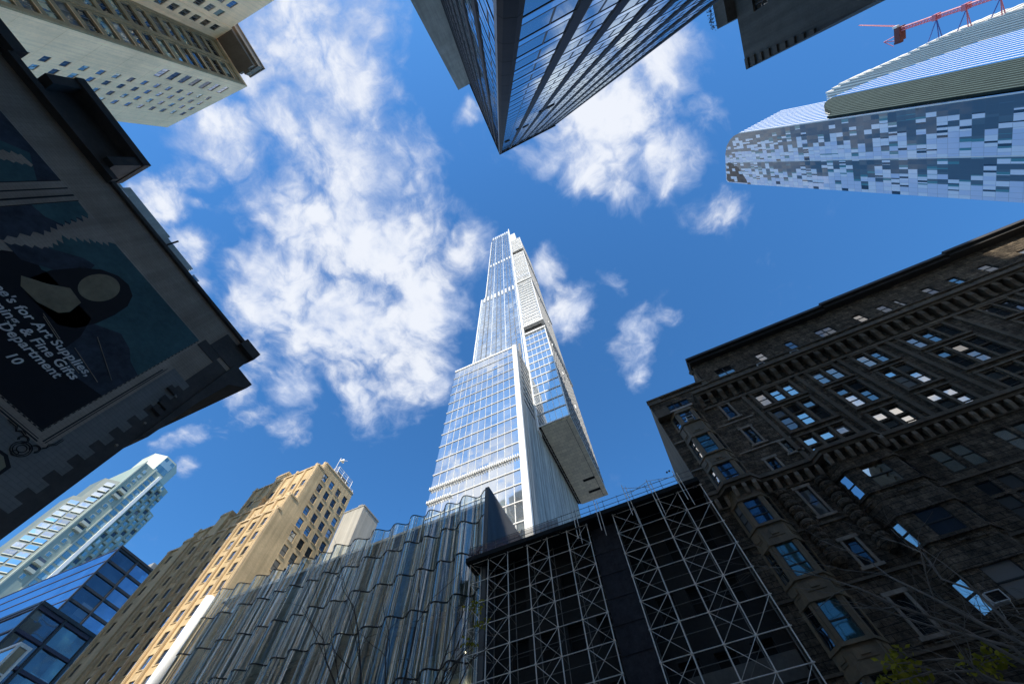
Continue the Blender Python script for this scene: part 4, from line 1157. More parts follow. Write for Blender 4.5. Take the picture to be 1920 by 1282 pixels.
def lettering(txt, y, z, size, parent=mu):
    cu = bpy.data.curves.new('lettering', 'FONT'); cu.body = txt; cu.size = size; cu.offset = size * .022; cu.space_character = 1.02; cu.extrude = 0.002
    cu.resolution_u = 3; cu.shear = .12
    tmp = bpy.data.objects.new('lettering', cu); COL.objects.link(tmp)
    me = bpy.data.meshes.new_from_object(tmp.evaluated_get(bpy.context.evaluated_depsgraph_get()))
    w = max(v.co.x for v in me.vertices)
    bpy.data.objects.remove(tmp)
    me.materials.clear(); me.materials.append(m_letter)
    o = bpy.data.objects.new('lettering', me); COL.objects.link(o); o.parent = parent
    o.rotation_euler = (PI / 2, 0, PI / 2)
    o.location = Vector((XM + .036, y - w, z)) - parent.location       # the line ends at y
    return o
bpy.context.view_layer.update()
lettering("Lee's for Art Supplies,", -.08, 15.70, .47)
lettering('Framing, & Fine Gifts', -.18, 15.24, .47)
lettering('Department', -.48, 14.86, .47)
lettering('10', -1.42, 14.3, .44)
# scroll ornament in the border corner
def scroll(parent, y0, z0, s, m=m_line):
    mb = MB()
    def P2(pts, r): mb.tube([(XM + .02, y0 + a * s, z0 + b * s) for a, b in pts], r, 5)
    def arc(cx, cy, r, a0, a1, n=18): return [(cx + r * math.cos(math.radians(a0 + (a1 - a0) * i / n)), cy + r * math.sin(math.radians(a0 + (a1 - a0) * i / n))) for i in range(n + 1)]
    for q in (0, .09):
        P2(arc(0, 0, .42 - q, 0, 360, 28), .012)
        P2(arc(-.35, .38, .22 - q * .6, -60, 230), .012); P2(arc(.35, .38, .22 - q * .6, -50, 240), .012)
        P2([(-.5, .55 + q), (-.75, .6 + q), (-.9, .45 + q * .5), (-1.1, .62 + q), (-1.6, .62 + q)], .012)
        P2([(.5, .55 + q), (.62, .75), (.52 + q, .95), (.66 + q, 1.15), (.66 + q, 1.6)], .012)
    P2(arc(0, -.32, .14, 0, 360, 16), .012); P2(arc(0, .02, .2, 0, 360, 16), .012)
    return mb.build('scroll_ornament', m, parent)
scroll(mu, 1.0, 12.55, .62)
mb = MB(); mb.poly([(XM + .012, y, z) for y, z in ((.2, 12.15), (.95, 12.2), (1.32, 12.0), (1.35, 11.6), (.95, 11.3), (-.4, 11.3), (-.4, 12.1))], 0)
mb.poly([(XM + .016, y, z) for y, z in ((.22, 12.06), (.92, 12.1), (1.22, 11.93), (1.25, 11.66), (.92, 11.4), (-.3, 11.4), (-.3, 12.0))], 1)
mb.tube([(XM + .03, .62 + .13 * math.cos(a), 11.72 + .17 * math.sin(a)) for a in [2 * PI * i / 16 for i in range(17)]], .035, 5, 0)
mb.build('painted_plaque', [m_line, m_cream2], mu)
# parapet, raised hood, corner cornice
mb = MB(); mb.box(-18.4, -17.85, -40, 2.1, 23.4, 23.62); mb.box(-18.4, -17.7, 2.1, 3.25, 23.0, 23.7); mb.build('parapet_coping', m_mdark, mu)
mb = MB(); mb.box(-18.3, -17.96, 1.3, 3.15, 21.5, 23.0); mb.box(-18.3, -17.97, .95, 2.1, 20.9, 21.5); mb.build('corner_block', m_mdark, mu)
mb = MB()
mb.profile([(2.9, 15.2), (3.1, 15.6), (3.25, 18.5), (3.5, 20.6), (4.25, 21.4), (4.3, 21.85), (3.1, 21.9), (2.9, 21.9)], 'x', -29, -17.9); mb.build('street_cornice', m_mdark, mu)
for (ya, z) in ((1.9, 18.1), (2.2, 17.3), (2.25, 16.9)):
    mb = MB(); mb.box(XM + .004, XM + .12, ya, ya + .45, z - .25, z); mb.build('corner_moulding', m_mdark, mu)
for (y, z) in ((2.45, 17.9), (2.6, 16.0), (2.65, 14.6)):
    mb = MB(); mb.tube([(XM + .003, y, z), (XM + .05, y, z)], [.06, .05], 8); mb.build('wall_boss', m_border, mu)
mb = MB()
mb.box(-19.0, -17.5, -30, -13.4, 23.5, 24.1)
mb.box(-19.2, -17.9, -12.3, -8.5, 23.62, 25.3)
mb.box(-19.3, -17.2, -12.5, -8.1, 25.3, 25.75); mb.box(-19.2, -17.3, -12.45, -12.0, 23.9, 25.297); mb.box(-19.2, -17.3, -8.6, -8.15, 23.6, 25.297)
mb.box(-19.0, -17.6, -13.4, -7.6, 23.3, 23.618)
mb.build('raised_hood', m_mdark, mu)

# ------------------------------------------------------------------ pale slab behind the mural building
sl_ = thing('grey_green_slab', 'grey green panelled building slab peeping over the roof of the mural building', 'building', (-35, -8, 0))
mb = MB()
slab(mb, -44, -30, -30, -12.2, 0, 38.9); slab(mb, -44, -30.003, -12.2, -7.5, 0, 39.6); slab(mb, -44, -30.006, -7.5, -4.3, 0, 39.3); slab(mb, -44, -30.009, -4.3, -2.3, 0, 38.3)
for z in range(6, 40, 2): mb.box(-30.0, -29.985, -30, -4.3, z - .02, z + .02)
for k in range(14): mb.box(-30.0, -29.987, -29 + k * 1.8, -28.97 + k * 1.8, 0, 38.5)
mb.build('wall', m_slabside, sl_)
for (y, z) in ((-12.0, 38.0), (-3.8, 38.2), (-3.3, 37.3), (-2.9, 36.6)):
    mb = MB(); mb.box(-29.99, -29.8, y, y + .7, z - .5, z + .45, 0); mb.box(-29.797, -29.78, y + .12, y + .58, z - .38, z + .33, 1); mb.build('window', [m_whitepnl, g_mid], sl_)
mb = MB(); mb.bar((-29.7, -6.8, 37.6), (-28.3, -6.6, 37.9), .08, 6); mb.build('roof_spout', m_steel, sl_)

# ------------------------------------------------------------------ cream apartment tower, upper left
m_roofblk = mat('darkened_roof_block', (.16, .14, .115), .85, .15, .3, 3)  # roof block colour darkened so it does not look sunlit
ul = thing('cream_apartment_tower', 'tall cream apartment tower with a shade-darkened side and many windows, top left corner', 'apartment tower', (-88, -80, 0))
YN, XE, XW, YS = -69.4, -78.7, -114.4, -85.6
YW = YS - .4
FL = 4.985
nops, nw = [], []
for k in range(-14, 9):
    z = 141.3 + FL * k
    if k >= 2: nops.append((-87.0, -82.5, z, z + 2.65)); nw.append((-84.75, z, 4.4, 2.6, 3, 0))
for k in range(-14, 9):
    z = 141.2 + FL * k
    for x in (-91.3, -95.3, -99.6, -103.7):
        nops.append((x - 1.2, x + 1.2, z, z + 1.9)); nw.append((x, z, 2.36, 1.86, 2, 0))
eops, ew = [], []
for k in range(-14, 9):
    z = 140.5 + FL * k
    for (a, b) in ((-76.4, -70.7), (-84.2, -78.4)):
        eops.append((a, b, z, z + 3.3)); ew.append(((a + b) / 2, z, b - a - .04, 3.25, 3, 0))
mb = MB()
facade(mb, 'N', YN, XW, XE, 0, 184.8, nops, .35, 0)
mb.poly([(XW, YN, 184.8), (XE, YN, 184.8), (XE, YN, 190.5)], 0)
facade(mb, 'W', XW, -118, YN, 0, 184.8, (), .3, 0)
mb.quad((XW, YN, 184.8), (XE, YN, 190.5), (XE, -118, 190.5), (XW, -118, 184.8), 0)
for z in [109 + 9.97 * k for k in range(8)]: mb.box(XW, XE, YN + .003, YN + .025, z - .06, z + .06, 0)
mb.build('wall', m_cream, ul)
mb = MB(); facade(mb, 'E', XE, YS, YN, 0, 188.2, eops, .65)
mb.quad((XE, YS, 188.2), (XE, YN, 188.2), (XE, YN, 190.5), (XE, YS, 190.5)); mb.box(XE + .003, XE + .35, YS, YN - .003, 186.4, 188.5)
mb.build('east_wall', m_olive, ul)  # shade of the east face is put into this darker brick
for (x, z, w, h, n, r) in nw:
    if z > 86: add_window(ul, 'N', YN, x, z + .02, w, h, m_sashg, rng.choice((g_sage, g_mid, g_mid, g_dark)), n, r, .09, .14)
for (y, z, w, h, n, r) in ew:
    if z > 69: add_window(ul, 'E', XE, y, z + .02, w, h, m_sashg, rng.choice((g_dark, g_dark, g_mid, g_sage)), n, r, .1, .45)
for (y, z, w, h, n, r) in ew[::2]:
    if z > 69:
        mb = MB(); mb.box(XE + .003, XE + .1, y - w / 2 + .2, y + w / 2 - .2, z + h + .2, z + h + .36); mb.build('blind_box', m_cream, ul)
for y in (-70.0, -77.4, -85.1):
    mb = MB(); mb.box(XE + .003, XE + .5, y - .5, y + .5, 0, 186.3); mb.build('pier', m_olive, ul)
# stepped link and the wing further right
lops = [(-75.3, -72.2, 140.5 + FL * k, 143.5 + FL * k) for k in range(-8, 9)]
mb = MB(); facade(mb, 'N', YS, XE, -70.7, 0, 188.2, lops, .35); facade(mb, 'E', -70.7, YS - 3.5, YS, 0, 188.2)
mb.build('link_wall', m_cream, ul)
for (a, b, c, d) in lops: add_window(ul, 'N', YS, (a + b) / 2, c + .01, b - a - .02, d - c - .02, m_sashg, g_mid, 2, 0, .09, .2)
mb = MB(); mb.box(-78.0, -71.2, -90, -73.4, 188.5, 190.2); mb.box(-76.9, -70.2, -90.5, -72.9, 190.202, 193.6); mb.box(-77.2, -69.9, -90.8, -72.6, 193.602, 194.4)
mb.box(-76.0, -73.8, -73.397, -72.2, 188.6, 190.2)
mb.build('roof_block', m_roofblk, ul)
wops, ww = [], []
for k in range(-10, 8):
    z = 140.9 + FL * k
    for (a, b) in ((-69.2, -66.0), (-63.7, -60.3), (-57.8, -52.6)):
        wops.append((a, b, z, z + 3.0)); ww.append(((a + b) / 2, z, b - a - .04, 2.95, 3, 0))
mb = MB(); facade(mb, 'N', YW, -70.7, -50.0, 0, 188.2, wops, .45)
facade(mb, 'E', -50.0, -125, YW, 0, 188.2); mb.quad((-70.7, YW, 188.2), (-50, YW, 188.2), (-50, -125, 188.2), (-70.7, -125, 188.2)); facade(mb, 'W', -70.7, -125, YS - 3.5, 0, 188.2)
facade(mb, 'S', -125, XW, -50, 0, 188.2)
mb.build('wing_wall', m_cream, ul)
for (x, z, w, h, n, r) in ww:
    if z > 96: add_window(ul, 'N', YW, x, z + .02, w, h, m_sashg, rng.choice((g_sage, g_mid, g_mid, g_dark)), n, r, .1, .2)

# ------------------------------------------------------------------ dark glass office tower right overhead
dt = thing('dark_office_tower', 'black columned glass office tower seen straight up its corner, at the top centre', 'office tower', (15, -18, 0))
X0, X1, Y0, Y1, ZT = 2.75, 28.3, -5.05, -33.2, 191.0
mb = MB(); mb.box(X0, X1, Y1, Y0, 6, ZT); mb.build('glass_wall', g_black, dt)
ncol = [X0 + .55 + 3.42 * k for k in range(8)]
cx_ = [7.15, 10.6, 14.05, 17.5, 20.95, 24.4]
cy_ = [Y0 - 3.35 * k - 1.1 for k in range(1, 8)]
m_colm = mat('black_column_cladding', (.022, .022, .023), .65, .15, .5, 6, spec=.2)
m_pale = mat('pale_column_edge', (.30, .31, .31), .45, .1, .5, 6)
for x in cx_:
    mb = MB(); mb.box(x - .40, x + .40, Y0 + .003, Y0 + .10, 0, ZT); mb.box(x + .403, x + .47, Y0 + .003, Y0 + .08, 0, ZT, 1); mb.build('column', [m_colm, m_pale], dt)
for y in cy_:
    mb = MB(); mb.box(X0 - .12, X0 - .003, y - .40, y + .40, 0, ZT); mb.build('column', [m_colm, m_pale], dt)
mb = MB(); mb.box(X1 - .5, X1 + .3, Y0 + .003, Y0 + .14, 0, ZT); mb.box(X0 - .2, X0 - .003, Y1 - .5, Y1 + .4, 0, ZT); mb.build('end_column', m_colm, dt)
# corner pillar: chamfered, two tones, with joints
mb = MB()
mb.prism([(3.35, Y0 + .3), (3.05, Y0 + .36), (2.5, Y0 + .16), (2.32, Y0 - .05), (2.32, Y0 - .35), (3.35, Y0 - .35)][::-1], 0, ZT + .6)
z = 3.4
while z < ZT:
    mb.prism([(3.36, Y0 + .305), (3.05, Y0 + .366), (2.496, Y0 + .164), (2.314, Y0 - .05), (2.314, Y0 - .36), (3.36, Y0 - .36)][::-1], z - .025, z + .025, 2); z += 3.6
m_pil = mat('dark_pillar_cladding', (.026, .027, .028), .7, .15, .5, 6, spec=.12)
mb.quad((2.314, Y0 - .05, 0), (2.314, Y0 - .33, 0), (2.314, Y0 - .33, ZT), (2.314, Y0 - .05, ZT), 1)
cp = mb.build('corner_pillar', [m_pil, m_pale, m_black], dt)

mb = MB(); mb.box(3.36, 3.43, Y0 + .003, Y0 + .12, 0, ZT); mb.build('pillar_edge', m_pale, dt)
m_spb = mat('black_spandrel_line', (.012, .013, .015), .4, .15)
z = 9.0; k = 0
while z < ZT - 1:
    mb = MB()
    for (a, b) in ((z - .11, z + .0), (z + .95, z + 1.06)):
        mb.box(3.47, X1 - .5, Y0 + .003, Y0 + .028, a, b); mb.box(X0 - .03, X0 - .003, Y1 + .4, Y0 - .36, a, b)
    # the narrow glazing bar halfway along each big pane
    xs = [3.46] + [c for c in cx_] + [X1]
    for i in range(len(xs) - 1):
        xm = (xs[i] + xs[i + 1]) / 2
        mb.box(xm - .045, xm + .045, Y0 + .004, Y0 + .03, z + 1.083, z + 3.46)
    for i in range(len(cy_)):
        ymid = (Y0 if i == 0 else cy_[i - 1]) * .5 + cy_[i] * .5
        mb.box(X0 - .03, X0 - .004, ymid - .05, ymid + .05, z + 1.083, z + 3.46)
    mb.build('spandrel', m_spb, dt)
    mb = MB(); mb.quad((3.47, Y0 + .02, z), (X1 - .5, Y0 + .02, z), (X1 - .5, Y0 + .02, z + .95), (3.47, Y0 + .02, z + .95)); mb.quad((X0 - .02, Y1 + .4, z), (X0 - .02, Y0 - .36, z), (X0 - .02, Y0 - .36, z + .95), (X0 - .02, Y1 + .4, z + .95))
    mb.build('spandrel_glass', g_spand, dt)
    z += 3.6; k += 1
for (x, z) in ((3.9, 118), (6.2, 93.5), (8.0, 97.2), (4.2, 121.5), (10.0, 79), (11.5, 79)):
    mb = MB(); mb.box(x, x + 1.3, Y0 + .02, Y0 + .14, z, z + 1.9); mb.build('open_vent', m_black, dt)
mb = MB(); mb.box(X0 - .5, X1 + .3, Y1 - .3, Y0 + .5, ZT, ZT + .8); mb.build('roof_edge', m_colm, dt)
mb = MB(); mb.box(-2.75, X0 + .5, -38, -33.25, 0, ZT + .4); mb.build('concrete_core', mat('grey_green_concrete', (.20, .205, .19), .85, .14, .2, 3, .2, 10, streak=.25), dt)

# ------------------------------------------------------------------ stucco party wall, top right
pw = thing('stucco_party_wall_building', 'plain dark stucco building end with one small window and a ragged cornice, top right', 'building', (55, -8, 0))
wo = [(-4.35, -2.9, 65.2, 68.3)]
mb = MB(); facade(mb, 'W', 40.0, -20, 2.1, 0, 72.2, wo, .5)
facade(mb, 'N', 2.1, 40, 78, 0, 72.2); mb.quad((40, -20, 72.2), (78, -20, 72.2), (78, 2.1, 72.2), (40, 2.1, 72.2)); facade(mb, 'E', 78, -20, 2.1, 0, 72.2); facade(mb, 'S', -20, 40, 78, 0, 72.2)
mb.build('wall', m_dkstucco, pw)
add_window(pw, 'W', 40.0, -3.62, 65.22, 1.4, 3.05, m_sash, g_bright, 2, .5, .09, .3)
mb = MB(); mb.profile([(2.103, 50), (2.5, 56), (2.9, 62), (3.2, 68), (3.55, 72.2), (2.103, 72.2)], 'x', 39.95, 78); mb.build('street_front', mat('dark_carved_front', (.06, .055, .052), .9, .35, 1.2, 6, .6, 6), pw)
for i in range(9):
    z = 57.5 + i * 1.7; y = 2.1 + (z - 50) * .06
    mb = MB(); mb.box(39.7, 39.945, 2.0 + rng.random() * .1, y, z, z + .6 + rng.random() * .5); mb.build('cornice_bracket', m_mdark, pw)
mb = MB(); mb.box(38.6, 78, -24, -3.4, 72.21, 75.2); mb.build('penthouse', m_dkstucco, pw)
for i in range(5):
    mb = MB(); x, y = 38.2, -4.0 - i * .55
    for j in range(26):
        c = Vector((x + rng.gauss(0, .16), y + rng.gauss(0, .22), 75.3 + abs(rng.gauss(0, .35))))
        a = Vector((rng.gauss(0, 1), rng.gauss(0, 1), rng.gauss(0, 1))).normalized() * .16; b = a.orthogonal().normalized() * .08
        mb.quad(tuple(c - a), tuple(c + b), tuple(c + a), tuple(c - b))
    mb.bar((x + .3, y, 75.0), (x, y, 75.6), .03, 4)
    o = mb.build('roof_shrub', m_bark, None)
    tag(o, 'small dark shrub growing on the parapet of the stucco building', 'shrub', 'shrubs on the stucco building parapet')

# ------------------------------------------------------------------ pixel patterned glass tower, right
px_ = thing('pixel_glass_tower', 'rounded glass skyscraper with a pixel pattern of pale and dark panes, upper right', 'skyscraper', (170, 65, 0))
def pixel_mat(name, crown=False):
    m, t, out, pos = newmat(name)
    PU, PV = 1.9, 3.9
    s = t.n('ShaderNodeSeparateXYZ', {0: pos})
    v = t.m('FLOOR', t.m('DIVIDE', s.outputs[2], PV))
    u = t.m('FLOOR', t.m('DIVIDE', t.m('ADD', s.outputs[1], 0.0), PU))
    wn = t.n('ShaderNodeTexWhiteNoise', {'Vector': t.n('ShaderNodeCombineXYZ', {0: u, 1: v, 2: 1.3}).outputs[0]}, noise_dimensions='3D')
    val, colr = wn.outputs['Value'], wn.outputs['Color']
    # two repeats across the face, each running from slate panes on its street side to pale panes on its park side
    g1 = t.mr(s.outputs[1], 48.5, 64.5, 0, 1); g2 = t.mr(s.outputs[1], 66.0, 78.5, .05, 1)
    g = t.mixc(t.m('GREATER_THAN', s.outputs[1], 66.2), t.n('ShaderNodeCombineXYZ', {0: g1, 1: g1, 2: g1}).outputs[0], t.n('ShaderNodeCombineXYZ', {0: g2, 1: g2, 2: g2}).outputs[0])
    gv = t.n('ShaderNodeSeparateXYZ', {0: g}).outputs[0]
    f = t.m('ADD', t.m('MULTIPLY', gv, 1.0), t.m('MULTIPLY', t.m('SUBTRACT', val, .52), 1.0))
    slate, dark, teal, pale, lilac = (.075, .105, .125), (.018, .028, .036), (.09, .26, .28), (.80, .83, .92), (.62, .68, .86)
    c = t.ramp(f, [(0.0, slate), (.26, (.10, .14, .16)), (.40, teal), (.47, pale), (.60, dark), (.66, pale), (.86, lilac)])
    if crown: c = t.ramp(val, [(0, (.006, .008, .008)), (.72, (.02, .03, .03)), (.8, pale)])
    fl = t.m('FRACT', t.m('DIVIDE', s.outputs[2], PV)); fu = t.m('FRACT', t.m('DIVIDE', s.outputs[1], PU))
    line = t.m('MAXIMUM', t.m('LESS_THAN', fl, .045), t.m('LESS_THAN', fu, .07))
    c = t.mixc(t.m('MULTIPLY', line, .35), c, rgba((.10, .13, .15)))
    nrm = t.n('ShaderNodeNewGeometry').outputs['Normal']
    nn = t.v('NORMALIZE', t.v('ADD', nrm, t.v('SCALE', t.v('SUBTRACT', colr, (.5, .5, .5)), s=.03)))
    dif = t.n('ShaderNodeBsdfDiffuse', {'Color': c}); gl = t.n('ShaderNodeBsdfGlossy', {'Color': rgba((.95, .97, 1)), 'Roughness': .05, 'Normal': nn})
    fr = t.n('ShaderNodeFresnel', {'IOR': 1.45, 'Normal': nn}).outputs[0]
    mx = t.n('ShaderNodeMixShader', {0: t.m('ADD', t.m('MULTIPLY', fr, .75), .10 if not crown else .02, clamp=True), 1: dif.outputs[0], 2: gl.outputs[0]})
    t.nt.links.new(mx.outputs[0], out.inputs[0])
    return m
m_pix = pixel_mat('pixel_pattern_glass')
m_pixc = pixel_mat('dark_crown_glass', True)
pts = [(47.0, 0), (81.2, 0), (81.2, 289), (80.6, 314), (79, 315.5), (68, 312), (60, 309), (54.5, 305), (50.5, 299), (48.3, 293.5), (47.0, 286)]
mb = MB(); mb.profile(pts, 'x', 150, 183); mb.build('patterned_wall', m_pix, px_)
crown = [(78.8, 288.3), (80.3, 289), (80.2, 313), (78.5, 314.5), (69, 311), (66, 309.5), (66, 305), (69.5, 296)]
mb = MB(); mb.profile(crown, 'x', 149.95, 149.99); mb.build('crown_louvres', m_pixc, px_)
mb = MB(); mb.box(149.94, 149.995, 65.75, 66.05, 0, 305); mb.box(149.93, 150.0, 46.9, 47.25, 0, 287); mb.build('seam', m_whitepnl, px_)
# street side: striped upper face, dark bulging lower face with a rounded head, lower east mass
def striped(mb, y, xa, xb, zlo, zhi_fn, step, w, d, m):
    x = xa
    while x < xb:
        mb.box(x, x + w, y - d, y - .003, zlo, zhi_fn(x), m); x += step
mb = MB(); mb.profile([(150, 0), (183.2, 0), (183.2, 256), (182.4, 294), (166, 290.5), (150, 286)], 'y', 46.7, 47.0, 0)
striped(mb, 46.7, 150.5, 182.3, 150, lambda x: 285.5 + (x - 150) * .25 if x < 182 else 256, 2.5, .8, .02, 1)
mb.build('striped_upper_face', [g_stripe, m_white], px_)
m_dkstr = mat('dark_reflection_panel', (.022, .034, .032), .9, .25, .15, 2, spec=.05)  # flat dark green stands in for a dark building mirrored in glass
head = [(150.0, 0), (182.2, 0), (182.2, 250), (179.5, 249.5), (174, 245), (168.5, 238), (163, 230), (158, 220), (154, 214), (150.0, 211)]
mb = MB(); mb.profile(head, 'y', 45.4, 46.3, 0)
def headz(x):
    for i in range(2, len(head) - 1):
        (xa, za), (xb, zb) = head[i], head[i + 1]
        if xb <= x <= xa: return zb + (za - zb) * (x - xb) / max(xa - xb, .01) - .3
    return 200
striped(mb, 45.4, 150.6, 181.5, 60, headz, 2.5, .55, .02, 1)
mb.build('rounded_lower_face', [m_dkstr, mat('green_grey_flute', (.09, .135, .135), .7, .1, spec=.1)], px_)
east = [(183.3, 0), (232, 0), (231, 206), (228.5, 223), (222, 231), (215.5, 238), (205, 249.5), (196, 253), (183.3, 256)]
mb = MB(); mb.profile(east, 'y', 46.2, 80, 0)
def ez(x):
    for i in range(2, len(east) - 1):
        (xa, za), (xb, zb) = east[i], east[i + 1]
        if xb <= x <= xa: return zb + (za - zb) * (x - xb) / max(xa - xb, .01) - .4
    return 200
striped(mb, 46.2, 184, 230.5, 100, ez, 3.4, .7, .02, 1)
mb.build('east_mass', [g_stripe, m_white], px_)

# ------------------------------------------------------------------ stepped white tower and its crane
st = thing('stepped_white_tower', 'white ribbed tower with feathered steps, carrying the red crane at the upper right', 'skyscraper', (325, 75, 0))
steps = [(72.5, 434), (70.0, 426), (67.8, 417.7), (66.2, 407), (65.2, 397), (64.2, 390), (63.0, 382), (61.8, 374), (60.8, 366), (59.6, 358), (58.2, 350), (56.8, 343), (55.6, 336), (54.6, 329), (53.8, 321), (53.0, 313), (52.5, 305), (52.2, 297), (51.8, 288), (50.9, 279), (50.2, 268)]
m_terra = mat('white_terracotta_rib', (.80, .78, .70), .5, .06, .1, 1)
m_bronze = mat('grey_recess_panel', (.42, .42, .40), .5, .1)
for i, (y, zt) in enumerate(steps):
    yb_ = steps[i - 1][0] if i else 90
    mb = MB(); mb.box(312.5, 330, y, yb_ if i else 90, 0, zt, 0); mb.box(312.0, 312.497, y + .05, y + max(.55, (yb_ - y) * .5 if i else 1.2), 0, zt + 1.5, 1)
    if i == 0:
        for k in range(8): mb.box(312.0, 312.497, y + 2.4 * k + 2, y + 2.4 * k + 3.2, 0, zt + 1, 1)
    mb.box(312.0, 330, y - .25, y + .003, zt - 1.5, zt + 1.6, 1)
    mb.build('stepped_pier', [m_bronze, m_terra], st)
cr = thing('tower_crane', 'red tower crane with blue tie bars, fixed to the side of the stepped white tower', 'crane', (313, 41, 0))
mb = MB()
cxm, cym = 313.0, 41.0
for (a, b) in ((-1.1, -1.1), (1.1, -1.1), (1.1, 1.1), (-1.1, 1.1)): mb.bar((cxm + a, cym + b, 0), (cxm + a, cym + b, 357), .26, 5)
z = 180.0; k = 0
while z < 355:
    for (a0, b0, a1, b1) in ((-1.1, -1.1, 1.1, -1.1), (1.1, -1.1, 1.1, 1.1), (1.1, 1.1, -1.1, 1.1), (-1.1, 1.1, -1.1, -1.1)):
        mb.bar((cxm + a0, cym + b0, z), (cxm + a1, cym + b1, z + 2.2), .16, 4); mb.bar((cxm + a0, cym + b0, z), (cxm + a1, cym + b1, z), .13, 4)
    z += 2.2
mb.build('mast', m_red, cr)
for z in (331, 312, 293):
    mb = MB(); mb.box(cxm - 1.9, cxm + 1.9, cym - 1.9, cym + 1.9, z - 1.3, z + 1.3); mb.build('tie_collar', m_red, cr)
    for (ya, za) in ((56, z + 7), (55, z - 1), (54, z - 3)):
        mb = MB(); mb.bar((cxm, cym + 1.5, z), (cxm + .5, ya, za), .3, 5); mb.build('tie_bar', m_blue if z > 315 or za > z else m_red, cr)
mb = MB(); mb.box(cxm - 2.2, cxm + 2.2, cym - 2.0, cym + 7.5, 356, 360.5); mb.box(cxm - 1.3, cxm + 1.3, cym + 7.503, cym + 9, 357, 362); mb.build('machine_deck', mat('dark_red_deck', (.14, .04, .035), .6, .2), cr)
mb = MB(); mb.box(cxm - 2.8, cxm - .6, cym - 3.5, cym - 2.003, 357.5, 361); mb.build('cab', m_white, cr)
mb = MB()
ja, jb = Vector((cxm, cym - 3, 361)), Vector((cxm, 28.0, 393))
jd = (jb - ja)
for (ox, oz) in ((-.8, 0), (.8, 0), (0, 1.4)): mb.bar(tuple(ja + Vector((ox, 0, oz))), tuple(jb + Vector((ox * .3, 0, oz * .3))), .22, 5)
for k in range(14):
    p = ja + jd * (k / 14); q = ja + jd * ((k + 1) / 14)
    mb.bar((p.x - .8, p.y, p.z), (q.x, q.y, q.z + 1.2), .12, 4); mb.bar((p.x + .8, p.y, p.z), (q.x - .7, q.y, q.z), .12, 4)
mb.build('jib', m_red, cr)
mb = MB(); mb.bar((cxm, cym + 3, 360), (cxm, cym + 5, 372), .3, 5); mb.bar((cxm, cym + 7, 360), (cxm, cym + 5, 372), .3, 5); mb.bar((cxm, cym + 5, 372), (cxm, cym + 10, 364), .25, 5); mb.build('gantry_frame', m_red, cr)

# ------------------------------------------------------------------ unseen blocks added behind the camera to throw the street into shade
def shade_block(lab, x0, x1, y0, y1, h, m, gl, sides, px=3.2, pz=3.8):
    o = thing('shade_block', lab, 'building', ((x0 + x1) / 2, (y0 + y1) / 2, 0))
    ops = {}
    for s_ in sides:
        a, b = (x0, x1) if s_ in 'NS' else (y0, y1)
        n = int((b - a - 1) / px); st = a + (b - a - n * px) / 2
        ops[s_] = [(st + i * px + px * .28, st + i * px + px * .72, 5 + j * pz, 5 + j * pz + pz * .55) for i in range(n) for j in range(int((h - 8) / pz))]
    mb = MB(); slab(mb, x0, x1, y0, y1, 0, h, ops, .3); mb.box(x0 - .3, x1 + .3, y0 - .3, y1 + .3, h + .003, h + 1.0); mb.build('wall', m, o)
    for s_ in sides:
        mb = MB(); T = TD[s_][0]({'N': y1, 'S': y0, 'E': x1, 'W': x0}[s_]); a, b = (x0, x1) if s_ in 'NS' else (y0, y1)
        mb.quad(T(a + .4, -.28, 1), T(b - .4, -.28, 1), T(b - .4, -.28, h - 1), T(a + .4, -.28, h - 1)); mb.build('glazing', gl, o)
shade_block('unseen broad grey block added behind the camera to shade the stone apartment house', 40, 67.5, -100, -72, 146, m_greybox, g_dark, 'NW')
shade_block('unseen low grey block added behind the camera to shade the mural wall', -16, -4, -60, -30, 56, m_greybox, g_dark, 'NE')
shade_block('unseen tall cream block added far behind the camera to shade the wavy shop', -32.5, 16, -130, -110, 170, m_cream, g_dark, 'N')
shade_block('unseen long grey block added behind the mural building to dim the tan building', -128, -66, -28, 2, 60, m_conc, g_dark, 'NE')

# ------------------------------------------------------------------ street trees
m_leaf = None
def leaf_mat():
    m, t, out, pos = newmat('young_leaf')
    n = t.noise(pos, 6, 3, .6).outputs[0]
    c = t.mixc(t.mr(n, .3, .7), rgba((.16, .19, .02)), rgba((.42, .38, .05)))
    d = t.n('ShaderNodeBsdfDiffuse', {'Color': c}); tl = t.n('ShaderNodeBsdfTranslucent', {'Color': c})
    mx = t.n('ShaderNodeMixShader', {0: .4, 1: d.outputs[0], 2: tl.outputs[0]}); t.nt.links.new(mx.outputs[0], out.inputs[0])
    return m
m_leaf = leaf_mat()
def limb(mb, p, d, L, r, depth, tips, droop=.0):
    n = 5; pts = [p]; rs = [r]
    for i in range(n):
        d = (d + Vector((rng.gauss(0, .13), rng.gauss(0, .13), rng.gauss(0, .10) - droop))).normalized()
        pts.append(pts[-1] + d * L / n); rs.append(r * (1 - .55 * (i + 1) / n))
    mb.tube(pts, rs, 6 if r > .02 else 4)
    if depth == 0:
        tips.append(pts[-1]); return
    for k in range(3 if depth > 1 else 3):
        i = rng.choice((2, 3, 4, 5)) if k else 5
        dd = (d + Vector((rng.gauss(0, .5), rng.gauss(0, .5), rng.gauss(.05, .35)))).normalized()
        limb(mb, pts[i], dd, L * rng.uniform(.55, .8), rs[i] * .72, depth - 1, tips, droop)
